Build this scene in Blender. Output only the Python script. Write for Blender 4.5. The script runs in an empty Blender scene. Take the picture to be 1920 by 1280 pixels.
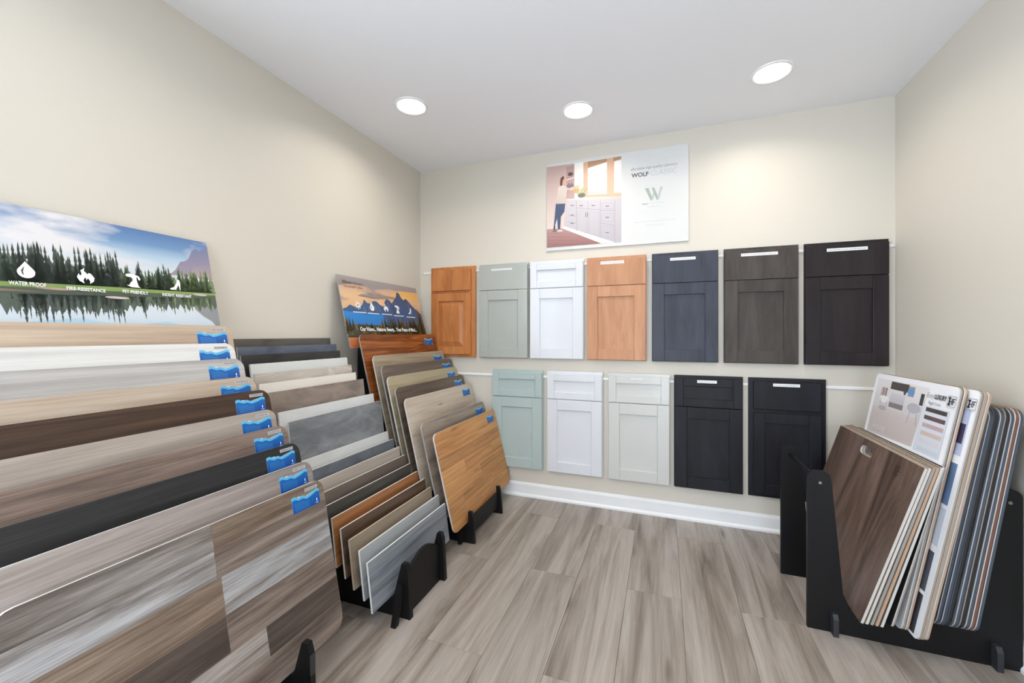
import bpy, bmesh, math, random
from mathutils import Matrix, Vector

# ------------------------------------------------------------------ camera, world, light, exposure
scene = bpy.context.scene
COL = scene.collection
W, H, YF = 3.167, 2.60, -5.2          # room width, ceiling height, shop-front wall

cam_d = bpy.data.cameras.new('camera')
cam_d.sensor_fit = 'HORIZONTAL'
cam_d.sensor_width = 36.0
cam_d.lens = 760.67 / 1920 * 36.0
cam_d.shift_y = -(640 - 626.43) / 1920
cam_d.clip_start = 0.02
cam = bpy.data.objects.new('camera', cam_d)
COL.objects.link(cam)
cam.location = (1.9209, -2.9426, 1.2341)
cam.rotation_euler = (math.pi / 2, 0, math.radians(20.416))
scene.camera = cam

world = bpy.data.worlds.new('daylight')
scene.world = world
world.use_nodes = True
bg = world.node_tree.nodes['Background']
bg.inputs['Color'].default_value = (0.76, 0.87, 1.0, 1)
bg.inputs['Strength'].default_value = 7.0

scene.view_settings.view_transform = 'Standard'
scene.view_settings.look = 'None'
scene.view_settings.gamma = 1.0
scene.view_settings.use_curve_mapping = False
scene.view_settings.exposure = 0.28
LAMP_W = 3.6
LAMP_COL = (1.0, 0.92, 0.82)
LENS_COL = (1.0, 0.97, 0.92)

R = random.Random(7)

# ------------------------------------------------------------------ helpers
def lin(c):
    out = []
    for v in c[:3]:
        v = v / 255.0
        out.append(v / 12.92 if v <= 0.04045 else ((v + 0.055) / 1.055) ** 2.4)
    return (out[0], out[1], out[2], 1.0)

_mc = {}
def mat(name, rgb, rough=0.5, metal=0.0, coat=0.0, spec=0.5):
    if name in _mc: return _mc[name]
    m = bpy.data.materials.new(name); m.use_nodes = True
    b = m.node_tree.nodes['Principled BSDF']
    nt = m.node_tree
    # faint unevenness so that nothing is a dead flat colour
    tc = nt.nodes.new('ShaderNodeTexCoord'); nz = nt.nodes.new('ShaderNodeTexNoise')
    nz.inputs['Scale'].default_value = 6.0; nz.inputs['Detail'].default_value = 3.0
    nt.links.new(tc.outputs['Object'], nz.inputs['Vector'])
    mr = nt.nodes.new('ShaderNodeMapRange')
    mr.inputs['To Min'].default_value = 0.96; mr.inputs['To Max'].default_value = 1.04
    nt.links.new(nz.outputs['Fac'], mr.inputs['Value'])
    mx = nt.nodes.new('ShaderNodeVectorMath'); mx.operation = 'SCALE'
    mx.inputs[0].default_value = lin(rgb)[:3]
    nt.links.new(mr.outputs['Result'], mx.inputs['Scale'])
    nt.links.new(mx.outputs['Vector'], b.inputs['Base Color'])
    b.inputs['Roughness'].default_value = rough
    b.inputs['Metallic'].default_value = metal
    b.inputs['Coat Weight'].default_value = coat
    b.inputs['Specular IOR Level'].default_value = spec
    _mc[name] = m
    return m

def ramp(nt, stops):
    n = nt.nodes.new('ShaderNodeValToRGB')
    e = n.color_ramp.elements
    while len(e) > 1: e.remove(e[-1])
    e[0].position = stops[0][0]; e[0].color = stops[0][1]
    for p, c in stops[1:]:
        k = e.new(p); k.color = c
    return n

def wood(name, cols, rough=0.45, stretch=(1.0, 9.0), fine=(5.0, 190.0), fine_amt=0.35, distort=1.2,
         vert=False, jitter=0.08, spots=0.0, lo=0.30, hi=0.72, bump=0.08, streak=None, spec=0.4):
    """Wood look along local X (or local Y when vert). cols: dark to light sRGB triples."""
    if name in _mc: return _mc[name]
    m = bpy.data.materials.new(name); m.use_nodes = True
    nt = m.node_tree; N = nt.nodes; L = nt.links
    b = N['Principled BSDF']
    tc = N.new('ShaderNodeTexCoord'); oi = N.new('ShaderNodeObjectInfo')
    off = N.new('ShaderNodeVectorMath'); off.operation = 'SCALE'
    off.inputs[0].default_value = (31.7, 17.3, 5.1)
    L.new(oi.outputs['Random'], off.inputs['Scale'])
    add = N.new('ShaderNodeVectorMath'); add.operation = 'ADD'
    L.new(tc.outputs['Object'], add.inputs[0]); L.new(off.outputs['Vector'], add.inputs[1])
    def mapped(s):
        mp = N.new('ShaderNodeMapping')
        mp.inputs['Scale'].default_value = (s[1], s[0], 1) if vert else (s[0] * 0.62, s[1] * 1.55, 1)
        L.new(add.outputs['Vector'], mp.inputs['Vector'])
        return mp
    n1 = N.new('ShaderNodeTexNoise'); n1.inputs['Scale'].default_value = 1.0
    n1.inputs['Detail'].default_value = 10.0; n1.inputs['Roughness'].default_value = 0.66
    n1.inputs['Distortion'].default_value = distort * 0.45
    L.new(mapped(stretch).outputs['Vector'], n1.inputs['Vector'])
    n = len(cols)
    r1 = ramp(nt, [(lo + (hi - lo) * i / max(1, n - 1), lin(c)) for i, c in enumerate(cols)])
    L.new(n1.outputs['Fac'], r1.inputs['Fac'])
    n2 = N.new('ShaderNodeTexNoise'); n2.inputs['Scale'].default_value = 1.0
    n2.inputs['Detail'].default_value = 3.0; n2.inputs['Distortion'].default_value = 0.3
    L.new(mapped(fine).outputs['Vector'], n2.inputs['Vector'])
    mr = N.new('ShaderNodeMapRange')
    mr.inputs['From Min'].default_value = 0.3; mr.inputs['From Max'].default_value = 0.7
    mr.inputs['To Min'].default_value = 1.0 - fine_amt; mr.inputs['To Max'].default_value = 1.0 + fine_amt * 0.55
    L.new(n2.outputs['Fac'], mr.inputs['Value'])
    sc = N.new('ShaderNodeVectorMath'); sc.operation = 'SCALE'
    L.new(r1.outputs['Color'], sc.inputs[0]); L.new(mr.outputs['Result'], sc.inputs['Scale'])
    out = sc.outputs['Vector']
    if jitter:
        jr = N.new('ShaderNodeMapRange')
        jr.inputs['To Min'].default_value = 1 - jitter; jr.inputs['To Max'].default_value = 1 + jitter
        L.new(oi.outputs['Random'], jr.inputs['Value'])
        s2 = N.new('ShaderNodeVectorMath'); s2.operation = 'SCALE'
        L.new(out, s2.inputs[0]); L.new(jr.outputs['Result'], s2.inputs['Scale'])
        out = s2.outputs['Vector']
    if streak:                                # a second layer of long coloured streaks
        n3 = N.new('ShaderNodeTexNoise'); n3.inputs['Scale'].default_value = 1.0
        n3.inputs['Detail'].default_value = 8.0; n3.inputs['Roughness'].default_value = 0.7
        n3.inputs['Distortion'].default_value = 0.8
        L.new(mapped(streak[1]).outputs['Vector'], n3.inputs['Vector'])
        r3 = ramp(nt, [(streak[2], (0, 0, 0, 1)), (streak[3], (1, 1, 1, 1))])
        L.new(n3.outputs['Fac'], r3.inputs['Fac'])
        mx = N.new('ShaderNodeMix'); mx.data_type = 'RGBA'
        L.new(r3.outputs['Color'], mx.inputs[0]); L.new(out, mx.inputs[6])
        mx.inputs[7].default_value = lin(streak[0])
        out = mx.outputs[2]
    if spots:                                 # knots
        vo = N.new('ShaderNodeTexVoronoi'); vo.inputs['Scale'].default_value = 1.0
        L.new(mapped((spots * 0.5, spots)).outputs['Vector'], vo.inputs['Vector'])
        rk = ramp(nt, [(0.03, (0.32, 0.26, 0.22, 1)), (0.13, (1, 1, 1, 1))])
        L.new(vo.outputs['Distance'], rk.inputs['Fac'])
        mk = N.new('ShaderNodeMix'); mk.data_type = 'RGBA'; mk.blend_type = 'MULTIPLY'
        mk.inputs[0].default_value = 0.8
        L.new(out, mk.inputs[6]); L.new(rk.outputs['Color'], mk.inputs[7])
        out = mk.outputs[2]
    L.new(out, b.inputs['Base Color'])
    b.inputs['Roughness'].default_value = rough
    b.inputs['Specular IOR Level'].default_value = spec
    if bump:
        bp = N.new('ShaderNodeBump'); bp.inputs['Strength'].default_value = bump
        bp.inputs['Distance'].default_value = 0.002
        L.new(n2.outputs['Fac'], bp.inputs['Height']); L.new(bp.outputs['Normal'], b.inputs['Normal'])
    _mc[name] = m
    return m

def stone(name, cols, scale=7.0, rough=0.3, vein=None, lo=0.3, hi=0.7, distort=1.5):
    if name in _mc: return _mc[name]
    m = bpy.data.materials.new(name); m.use_nodes = True
    nt = m.node_tree; N = nt.nodes; L = nt.links; b = N['Principled BSDF']
    tc = N.new('ShaderNodeTexCoord')
    mp = N.new('ShaderNodeMapping'); mp.inputs['Rotation'].default_value = (0, 0, -0.5)
    mp.inputs['Scale'].default_value = (0.55, 1.3, 1)
    L.new(tc.outputs['Object'], mp.inputs['Vector'])
    n1 = N.new('ShaderNodeTexNoise'); n1.inputs['Scale'].default_value = scale
    n1.inputs['Detail'].default_value = 9.0; n1.inputs['Roughness'].default_value = 0.6
    n1.inputs['Distortion'].default_value = distort * 0.45
    L.new(mp.outputs['Vector'], n1.inputs['Vector'])
    k = len(cols)
    r = ramp(nt, [(lo + (hi - lo) * i / max(1, k - 1), lin(c)) for i, c in enumerate(cols)])
    L.new(n1.outputs['Fac'], r.inputs['Fac'])
    out = r.outputs['Color']
    if vein:
        n2 = N.new('ShaderNodeTexNoise'); n2.inputs['Scale'].default_value = scale * 0.5
        n2.inputs['Detail'].default_value = 5.0; n2.inputs['Distortion'].default_value = 2.0
        L.new(mp.outputs['Vector'], n2.inputs['Vector'])
        rv = ramp(nt, [(0.47, (0, 0, 0, 1)), (0.50, (1, 1, 1, 1)), (0.53, (0, 0, 0, 1))])
        L.new(n2.outputs['Fac'], rv.inputs['Fac'])
        mu = N.new('ShaderNodeMath'); mu.operation = 'MULTIPLY'; mu.inputs[1].default_value = vein[1]
        L.new(rv.outputs['Color'], mu.inputs[0])
        mx = N.new('ShaderNodeMix'); mx.data_type = 'RGBA'
        L.new(mu.outputs[0], mx.inputs[0]); L.new(out, mx.inputs[6]); mx.inputs[7].default_value = lin(vein[0])
        out = mx.outputs[2]
    L.new(out, b.inputs['Base Color']); b.inputs['Roughness'].default_value = rough
    _mc[name] = m
    return m

def print_mat():
    if 'print' in _mc: return _mc['print']
    m = bpy.data.materials.new('print'); m.use_nodes = True
    nt = m.node_tree; b = nt.nodes['Principled BSDF']
    a = nt.nodes.new('ShaderNodeVertexColor'); a.layer_name = 'Col'
    nt.links.new(a.outputs['Color'], b.inputs['Base Color'])
    b.inputs['Roughness'].default_value = 0.38
    _mc['print'] = m
    return m

def tag(o, label=None, cat=None, group=None, kind=None):
    if label: o['label'] = label
    if cat: o['category'] = cat
    if group: o['group'] = group
    o['kind'] = kind or 'thing'
    return o

def frame(origin, X, Y):
    X = Vector(X).normalized(); Y = Vector(Y).normalized(); Z = X.cross(Y)
    M = Matrix.Identity(4)
    for i in range(3):
        M[i][0], M[i][1], M[i][2], M[i][3] = X[i], Y[i], Z[i], origin[i]
    return M

def link(name, me, parent=None, M=None):
    o = bpy.data.objects.new(name, me)
    COL.objects.link(o)
    if parent is not None: o.parent = parent
    if M is not None: o.matrix_basis = M
    return o

def empty(name, M=None, parent=None):
    o = link(name, None, parent, M); o.empty_display_size = 0.05
    return o

class MB:
    def __init__(s): s.v = []; s.f = []; s.m = []
    def poly(s, pts, mi=0):
        n = len(s.v); s.v += [tuple(p) for p in pts]; s.f.append(tuple(range(n, n + len(pts)))); s.m.append(mi)
    def prism(s, pts, z0, z1, front=0, side=0, back=None):
        """pts counter-clockwise in local XY, extruded from z0 (back) to z1 (front)."""
        n = len(s.v); k = len(pts)
        s.v += [(p[0], p[1], z0) for p in pts] + [(p[0], p[1], z1) for p in pts]
        s.f.append(tuple(range(n + k, n + 2 * k))); s.m.append(front)
        s.f.append(tuple(reversed(range(n, n + k)))); s.m.append(side if back is None else back)
        for i in range(k):
            j = (i + 1) % k
            s.f.append((n + i, n + j, n + k + j, n + k + i)); s.m.append(side)
        return s
    def box(s, x0, x1, y0, y1, z0, z1, mi=0):
        return s.prism([(x0, y0), (x1, y0), (x1, y1), (x0, y1)], z0, z1, mi, mi)
    def mesh(s, name, mats):
        me = bpy.data.meshes.new(name)
        me.from_pydata(s.v, [], s.f)
        for m in mats: me.materials.append(m)
        for i, p in enumerate(me.polygons): p.material_index = s.m[i]
        me.update()
        return me
    def obj(s, name, mats, parent=None, M=None):
        if not isinstance(mats, (list, tuple)): mats = [mats]
        return link(name, s.mesh(name, mats), parent, M)

def bbox_mesh(name, x0, x1, y0, y1, z0, z1, m, bev=0.0, segs=2):
    bm = bmesh.new()
    bmesh.ops.create_cube(bm, size=1.0)
    for v in bm.verts:
        v.co = ((x0 + x1) / 2 + v.co.x * (x1 - x0), (y0 + y1) / 2 + v.co.y * (y1 - y0), (z0 + z1) / 2 + v.co.z * (z1 - z0))
    if bev: bmesh.ops.bevel(bm, geom=bm.edges[:], offset=bev, segments=segs, affect='EDGES', profile=0.5)
    me = bpy.data.meshes.new(name); bm.to_mesh(me); bm.free()
    me.materials.append(m)
    return me

def bbox(name, x0, x1, y0, y1, z0, z1, m, parent=None, bev=0.0, M=None):
    return link(name, bbox_mesh(name, x0, x1, y0, y1, z0, z1, m, bev), parent, M)

def rrect(w, h, r, seg=5, x0=0.0, y0=0.0):
    if r <= 0: return [(x0, y0), (x0 + w, y0), (x0 + w, y0 + h), (x0, y0 + h)]
    P = []
    for cx, cy, a in ((w - r, r, -90), (w - r, h - r, 0), (r, h - r, 90), (r, r, 180)):
        for i in range(seg + 1):
            t = math.radians(a + 90 * i / seg)
            P.append((x0 + cx + r * math.cos(t), y0 + cy + r * math.sin(t)))
    return P

def clip_rect(pts, x0, x1, y0, y1):
    def cut(P, inside, inter):
        out = []
        for i in range(len(P)):
            a, b = P[i - 1], P[i]
            ia, ib = inside(a), inside(b)
            if ib:
                if not ia: out.append(inter(a, b))
                out.append(b)
            elif ia: out.append(inter(a, b))
        return out
    def ix(x): return lambda a, b: (x, a[1] + (b[1] - a[1]) * (x - a[0]) / (b[0] - a[0]))
    def iy(y): return lambda a, b: (a[0] + (b[0] - a[0]) * (y - a[1]) / (b[1] - a[1]), y)
    for ins, it in ((lambda p: p[0] >= x0, ix(x0)), (lambda p: p[0] <= x1, ix(x1)),
                    (lambda p: p[1] >= y0, iy(y0)), (lambda p: p[1] <= y1, iy(y1))):
        if pts: pts = cut(pts, ins, it)
    return pts

class Print:
    """Flat print: coloured shapes laid over each other by hundredths of a millimetre."""
    def __init__(s, z=0.0004, step=0.00003): s.v = []; s.f = []; s.c = []; s.z = z; s.step = step
    def add(s, pts, col, col2=None):
        """col2: colour of the top of the shape when it shades from bottom to top."""
        n = len(s.v); s.z += s.step
        ys = [p[1] for p in pts]; lo, hi = min(ys), max(ys)
        s.v += [(p[0], p[1], s.z) for p in pts]
        s.f.append(tuple(range(n, n + len(pts))))
        a = lin(col); b = lin(col2) if col2 else a
        for p in pts:
            t = (p[1] - lo) / (hi - lo) if hi > lo else 0
            s.c.append(tuple(a[i] + (b[i] - a[i]) * t for i in range(3)) + (1,))
    def same(s): s.z -= s.step
    def rect(s, x0, y0, x1, y1, col, col2=None): s.add([(x0, y0), (x1, y0), (x1, y1), (x0, y1)], col, col2)
    def line(s, a, b, w, col):
        dx, dy = b[0] - a[0], b[1] - a[1]; l = math.hypot(dx, dy) or 1
        nx, ny = -dy / l * w / 2, dx / l * w / 2
        s.add([(a[0] - nx, a[1] - ny), (b[0] - nx, b[1] - ny), (b[0] + nx, b[1] + ny), (a[0] + nx, a[1] + ny)], col)
    def disc(s, x, y, rx, ry, col, n=14, rot=0):
        s.add([(x + rx * math.cos(2 * math.pi * i / n + rot), y + ry * math.sin(2 * math.pi * i / n + rot)) for i in range(n)], col)
    def obj(s, name, parent, M=None):
        me = bpy.data.meshes.new(name); me.from_pydata(s.v, [], s.f)
        ca = me.color_attributes.new('Col', 'FLOAT_COLOR', 'POINT')
        for i, c in enumerate(s.c): ca.data[i].color = c
        me.materials.append(print_mat()); me.update()
        return link(name, me, parent, M)

def lettering(name, body, x, y, width, m, parent, z=0.003, bold=0.0, height=None, shear=0.0):
    cu = bpy.data.curves.new('t', 'FONT'); cu.body = body; cu.size = 1.0; cu.offset = bold; cu.shear = shear
    cu.resolution_u = 3
    t = bpy.data.objects.new('t', cu); COL.objects.link(t)
    dg = bpy.context.evaluated_depsgraph_get()
    me = bpy.data.meshes.new_from_object(t.evaluated_get(dg))
    bpy.data.objects.remove(t)
    xs = [v.co.x for v in me.vertices]; ys = [v.co.y for v in me.vertices]
    sx = width / (max(xs) - min(xs)); sy = sx if height is None else height / (max(ys) - min(0, min(ys)))
    x0 = min(xs)
    for v in me.vertices: v.co = (x + (v.co.x - x0) * sx, y + v.co.y * sy, z)
    me.name = name
    me.materials.clear(); me.materials.append(m)
    return link(name, me, parent)

BLACK = mat('black_laminate', (11, 11, 13), 0.5, spec=.3)
BLACK_EDGE = mat('black_edge', (40, 42, 46), 0.5)
WHITE_PAINT = mat('white_paint', (232, 234, 236), 0.4)
PLASTIC = mat('white_plastic', (236, 236, 236), 0.35)
STEEL = mat('steel', (150, 150, 150), 0.3, 1.0)

# ------------------------------------------------------------------ the room
def plaster(name, rgb, rough=0.6):
    m = bpy.data.materials.new(name); m.use_nodes = True
    nt = m.node_tree; b = nt.nodes['Principled BSDF']
    b.inputs['Base Color'].default_value = lin(rgb); b.inputs['Roughness'].default_value = rough
    tc = nt.nodes.new('ShaderNodeTexCoord'); nz = nt.nodes.new('ShaderNodeTexNoise')
    nz.inputs['Scale'].default_value = 180; nz.inputs['Detail'].default_value = 3
    nt.links.new(tc.outputs['Object'], nz.inputs['Vector'])
    bp = nt.nodes.new('ShaderNodeBump'); bp.inputs['Strength'].default_value = 0.06; bp.inputs['Distance'].default_value = 0.002
    nt.links.new(nz.outputs['Fac'], bp.inputs['Height']); nt.links.new(bp.outputs['Normal'], b.inputs['Normal'])
    return m
WALL = plaster('wall_paint', (213, 207, 195), 0.5)
CEIL = plaster('ceiling_paint', (243, 244, 248), 0.8)

def struct(name, x0, x1, y0, y1, z0, z1, m, bev=0.0, parent=None):
    o = bbox(name, x0, x1, y0, y1, z0, z1, m, parent, bev)
    if parent is None: o['kind'] = 'structure'
    return o
wl = MB()                               # local X = along +y from the shop front, Y = up, Z = thickness into the room
for a in ((2.4, -YF + 0.12, 0, H), (0, 0.12, 0, H), (0.12, 2.4, 0, 0.25), (0.12, 2.4, 2.52, H)):
    wl.prism([(a[0], a[2]), (a[1], a[2]), (a[1], a[3]), (a[0], a[3])], -0.12, 0)
o = wl.obj('wall_left', WALL, None, frame((0, YF, 0), (0, 1, 0), (0, 0, 1))); o['kind'] = 'structure'
win = empty('window_2', frame((0, YF, 0), (0, 1, 0), (0, 0, 1))); win['kind'] = 'structure'
for x in (0.12, 1.24, 2.36): bbox('mullion', x, x + 0.04, 0.25, 2.52, -0.09, -0.03, mat('frame_white', (225, 226, 228), .4), win)
for y in (0.25, 2.48): bbox('window_frame', 0.12, 2.4, y, y + 0.04, -0.09, -0.03, mat('frame_white', (225, 226, 228), .4), win)
struct('wall_back', 0, W, 0, 0.12, 0, H, WALL)
struct('wall_right', W, W + 0.12, YF, 0.12, 0, H, WALL)
struct('ceiling', -0.12, W + 0.12, YF - 0.12, 0.12, H, H + 0.1, CEIL)
# shop-front wall behind the photographer: a big window lets the daylight in
fw = MB()
for a in ((0, 1.7, 0, H), (1.7, 2.7, 2.2, H), (2.7, W, 0, H)):
    fw.prism([(a[0], a[2]), (a[1], a[2]), (a[1], a[3]), (a[0], a[3])], 0, 0.12)
o = fw.obj('wall_front', WALL, None, frame((0, YF, 0), (1, 0, 0), (0, 0, 1))); o['kind'] = 'structure'
win = empty('window_1', frame((0, YF, 0), (1, 0, 0), (0, 0, 1))); win['kind'] = 'structure'      # glazed shop entrance
for x in (1.7, 2.66): bbox('door_jamb', x, x + 0.04, 0, 2.2, 0.03, 0.09, STEEL, win)
bbox('transom', 1.7, 2.7, 2.16, 2.2, 0.03, 0.09, STEEL, win)

# baseboards with a shoe mould
def baseboard(name, M, length):
    P = [(0, 0), (0.022, 0), (0.022, 0.012), (0.016, 0.022), (0.013, 0.024), (0.013, 0.088), (0.009, 0.098), (0.004, 0.105), (0, 0.105)]
    mb = MB().prism(P, 0, length)
    o = mb.obj(name, WHITE_PAINT, None, M); o['kind'] = 'structure'
    return o
# local X = out from wall, Y = up, Z = along
baseboard('baseboard_back', frame((0, 0, 0), (0, -1, 0), (0, 0, 1)) @ Matrix.Translation((0, 0, -W)), W)
baseboard('baseboard_left', frame((0, 0, 0), (1, 0, 0), (0, 0, 1)), -YF)
baseboard('baseboard_right', frame((W, YF, 0), (-1, 0, 0), (0, 0, 1)), -YF)

# floor: planks 0.245 m wide and 1.25 m long, running away from the shop front, half staggered
FLOOR = wood('floor_oak', [(98, 88, 80), (132, 122, 113), (154, 145, 137), (166, 158, 151)], rough=0.36,
             stretch=(1.2, 6.5), fine=(9.0, 150.0), fine_amt=0.15, distort=1.8, jitter=0.05, spots=4.5,
             lo=0.30, hi=0.62, bump=0.05, spec=0.5)
sub = mat('subfloor', (70, 62, 55), 0.8)
flo = bbox('floor', -0.12, W + 0.12, YF - 0.12, 0.12, -0.06, -0.0045, sub); flo['kind'] = 'structure'
PWD, PLN = 0.2447, 1.245
_planks = {}
def floor_plank(x0, x1, y0, y1):
    k = (round(x1 - x0, 4), round(y1 - y0, 4))
    if k not in _planks:
        g, c = 0.0005, 0.0012
        w, l = k
        mb = MB()
        a = [(-l / 2 + g, -w / 2 + g), (l / 2 - g, -w / 2 + g), (l / 2 - g, w / 2 - g), (-l / 2 + g, w / 2 - g)]
        t = [(-l / 2 + g + c, -w / 2 + g + c), (l / 2 - g - c, -w / 2 + g + c), (l / 2 - g - c, w / 2 - g - c), (-l / 2 + g + c, w / 2 - g - c)]
        mb.poly([(p[0], p[1], 0) for p in t])
        for i in range(4):
            j = (i + 1) % 4
            mb.poly([(a[i][0], a[i][1], -0.0008), (a[j][0], a[j][1], -0.0008), (t[j][0], t[j][1], 0), (t[i][0], t[i][1], 0)])
            mb.poly([(a[i][0], a[i][1], -0.0044), (a[j][0], a[j][1], -0.0044), (a[j][0], a[j][1], -0.0008), (a[i][0], a[i][1], -0.0008)])
        _planks[k] = mb.mesh('plank', [FLOOR])
    o = link('plank', _planks[k], flo, Matrix.Translation(((x0 + x1) / 2, (y0 + y1) / 2, 0)) @ Matrix.Rotation(math.pi / 2, 4, 'Z'))
for ci in range(-8, 7):
    x0 = 1.757 + ci * PWD; x1 = x0 + PWD
    x0, x1 = max(x0, 0.0), min(x1, W)
    if x1 - x0 < 0.01: continue
    y = -0.90 + (0 if ci % 2 == 0 else PLN / 2) + PLN
    while y > 0: y -= PLN
    top = 0.0
    while top > YF:
        bot = max(y, YF)
        if top - bot > 0.01: floor_plank(x0, x1, bot, top)
        top = bot; y -= PLN

# ------------------------------------------------------------------ recessed ceiling lights
em = bpy.data.materials.new('lit_lens'); em.use_nodes = True
nb = em.node_tree.nodes['Principled BSDF']
nb.inputs['Base Color'].default_value = (0.9, 0.9, 0.9, 1)
nb.inputs['Emission Color'].default_value = LENS_COL + (1,)
nb.inputs['Emission Strength'].default_value = 6.0
def downlight(x, y, label):
    t = empty('ceiling_light', Matrix.Translation((x, y, H)))
    tag(t, label, 'ceiling light', 'recessed ceiling lights')
    n = 40; mb = MB()
    prof = [(0.099, 0.0), (0.097, -0.005), (0.088, -0.007), (0.082, -0.004), (0.080, -0.001)]
    for i in range(n):
        a, b = 2 * math.pi * i / n, 2 * math.pi * (i + 1) / n
        for (r0, z0), (r1, z1) in zip(prof[:-1], prof[1:]):
            mb.poly([(r0 * math.cos(a), r0 * math.sin(a), z0), (r1 * math.cos(a), r1 * math.sin(a), z1),
                     (r1 * math.cos(b), r1 * math.sin(b), z1), (r0 * math.cos(b), r0 * math.sin(b), z0)])
    mb.obj('trim_ring', PLASTIC, t)
    lm = MB(); pts = [(0.081 * math.cos(2 * math.pi * i / n), 0.081 * math.sin(2 * math.pi * i / n)) for i in range(n)]
    lm.prism(pts, -0.0025, -0.0005)
    lens = lm.obj('lens', em, t)
    ld = bpy.data.lights.new('lamp', 'AREA'); ld.shape = 'DISK'; ld.size = 0.15
    ld.energy = LAMP_W; ld.color = LAMP_COL; ld.spread = math.radians(150)
    lo = bpy.data.objects.new('lamp', ld); COL.objects.link(lo); lo.parent = t; lo.location = (0, 0, -0.004)
downlight(0.507, -0.875, 'lit recessed ceiling light near the beige long wall above the flooring boards')
downlight(1.435, -0.482, 'lit recessed ceiling light in front of the kitchen poster, middle of three')
downlight(2.453, -0.484, 'lit recessed ceiling light above the dark cabinet samples in the corner')
downlight(0.80, -2.15, 'lit recessed ceiling light over the lake scenery board')
downlight(1.60, -2.30, 'added unseen ceiling light in the middle of the ceiling behind the viewpoint')  # extra lamp out of view, added because the room needs its light
downlight(2.60, -1.55, 'added unseen ceiling light near the short wall behind the black floor rack')  # out of view; added to brighten the right wall
downlight(0.9, -3.9, 'added unseen ceiling light beside the shop window and the long wall')  # unseen extra lamp behind the camera, added for more light
downlight(2.3, -3.9, 'added unseen ceiling light beside the shop window and the short wall')  # its unseen twin, also added for more light

# ------------------------------------------------------------------ cabinet door samples on the wall
def rail(x0, x1, z, label):
    t = empty('hanging_rail', frame((x0, 0, z), (1, 0, 0), (0, 0, 1)))
    tag(t, label, 'rail', 'white hanging rails')
    P = [(-0.010, 0), (0.010, 0), (0.010, 0.003), (0.006, 0.006), (0.006, 0.0085), (-0.006, 0.0085), (-0.006, 0.006), (-0.010, 0.003)]
    n = len(P); mb = MB(); L_ = x1 - x0
    mb.v = [(0, p[0], p[1]) for p in P] + [(L_, p[0], p[1]) for p in P]
    mb.f = [tuple(range(n)), tuple(reversed(range(n, 2 * n)))] + [(i, n + i, n + (i + 1) % n, (i + 1) % n) for i in range(n)]
    mb.m = [0] * len(mb.f)
    mb.obj('channel', PLASTIC, t)
    bbox('end_cap', -0.004, 0.004, -0.011, 0.011, 0, 0.0095, mat('cap', (200, 200, 200), .4), t)
    bbox('end_cap', L_ - 0.004, L_ + 0.004, -0.011, 0.011, 0, 0.0095, mat('cap', (200, 200, 200), .4), t)
rail(0.03, W - 0.006, 1.742, 'long white wall rail carrying the upper row of cabinet samples')
rail(0.03, W - 0.006, 0.915, 'long white wall rail carrying the lower row of cabinet samples')

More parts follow.
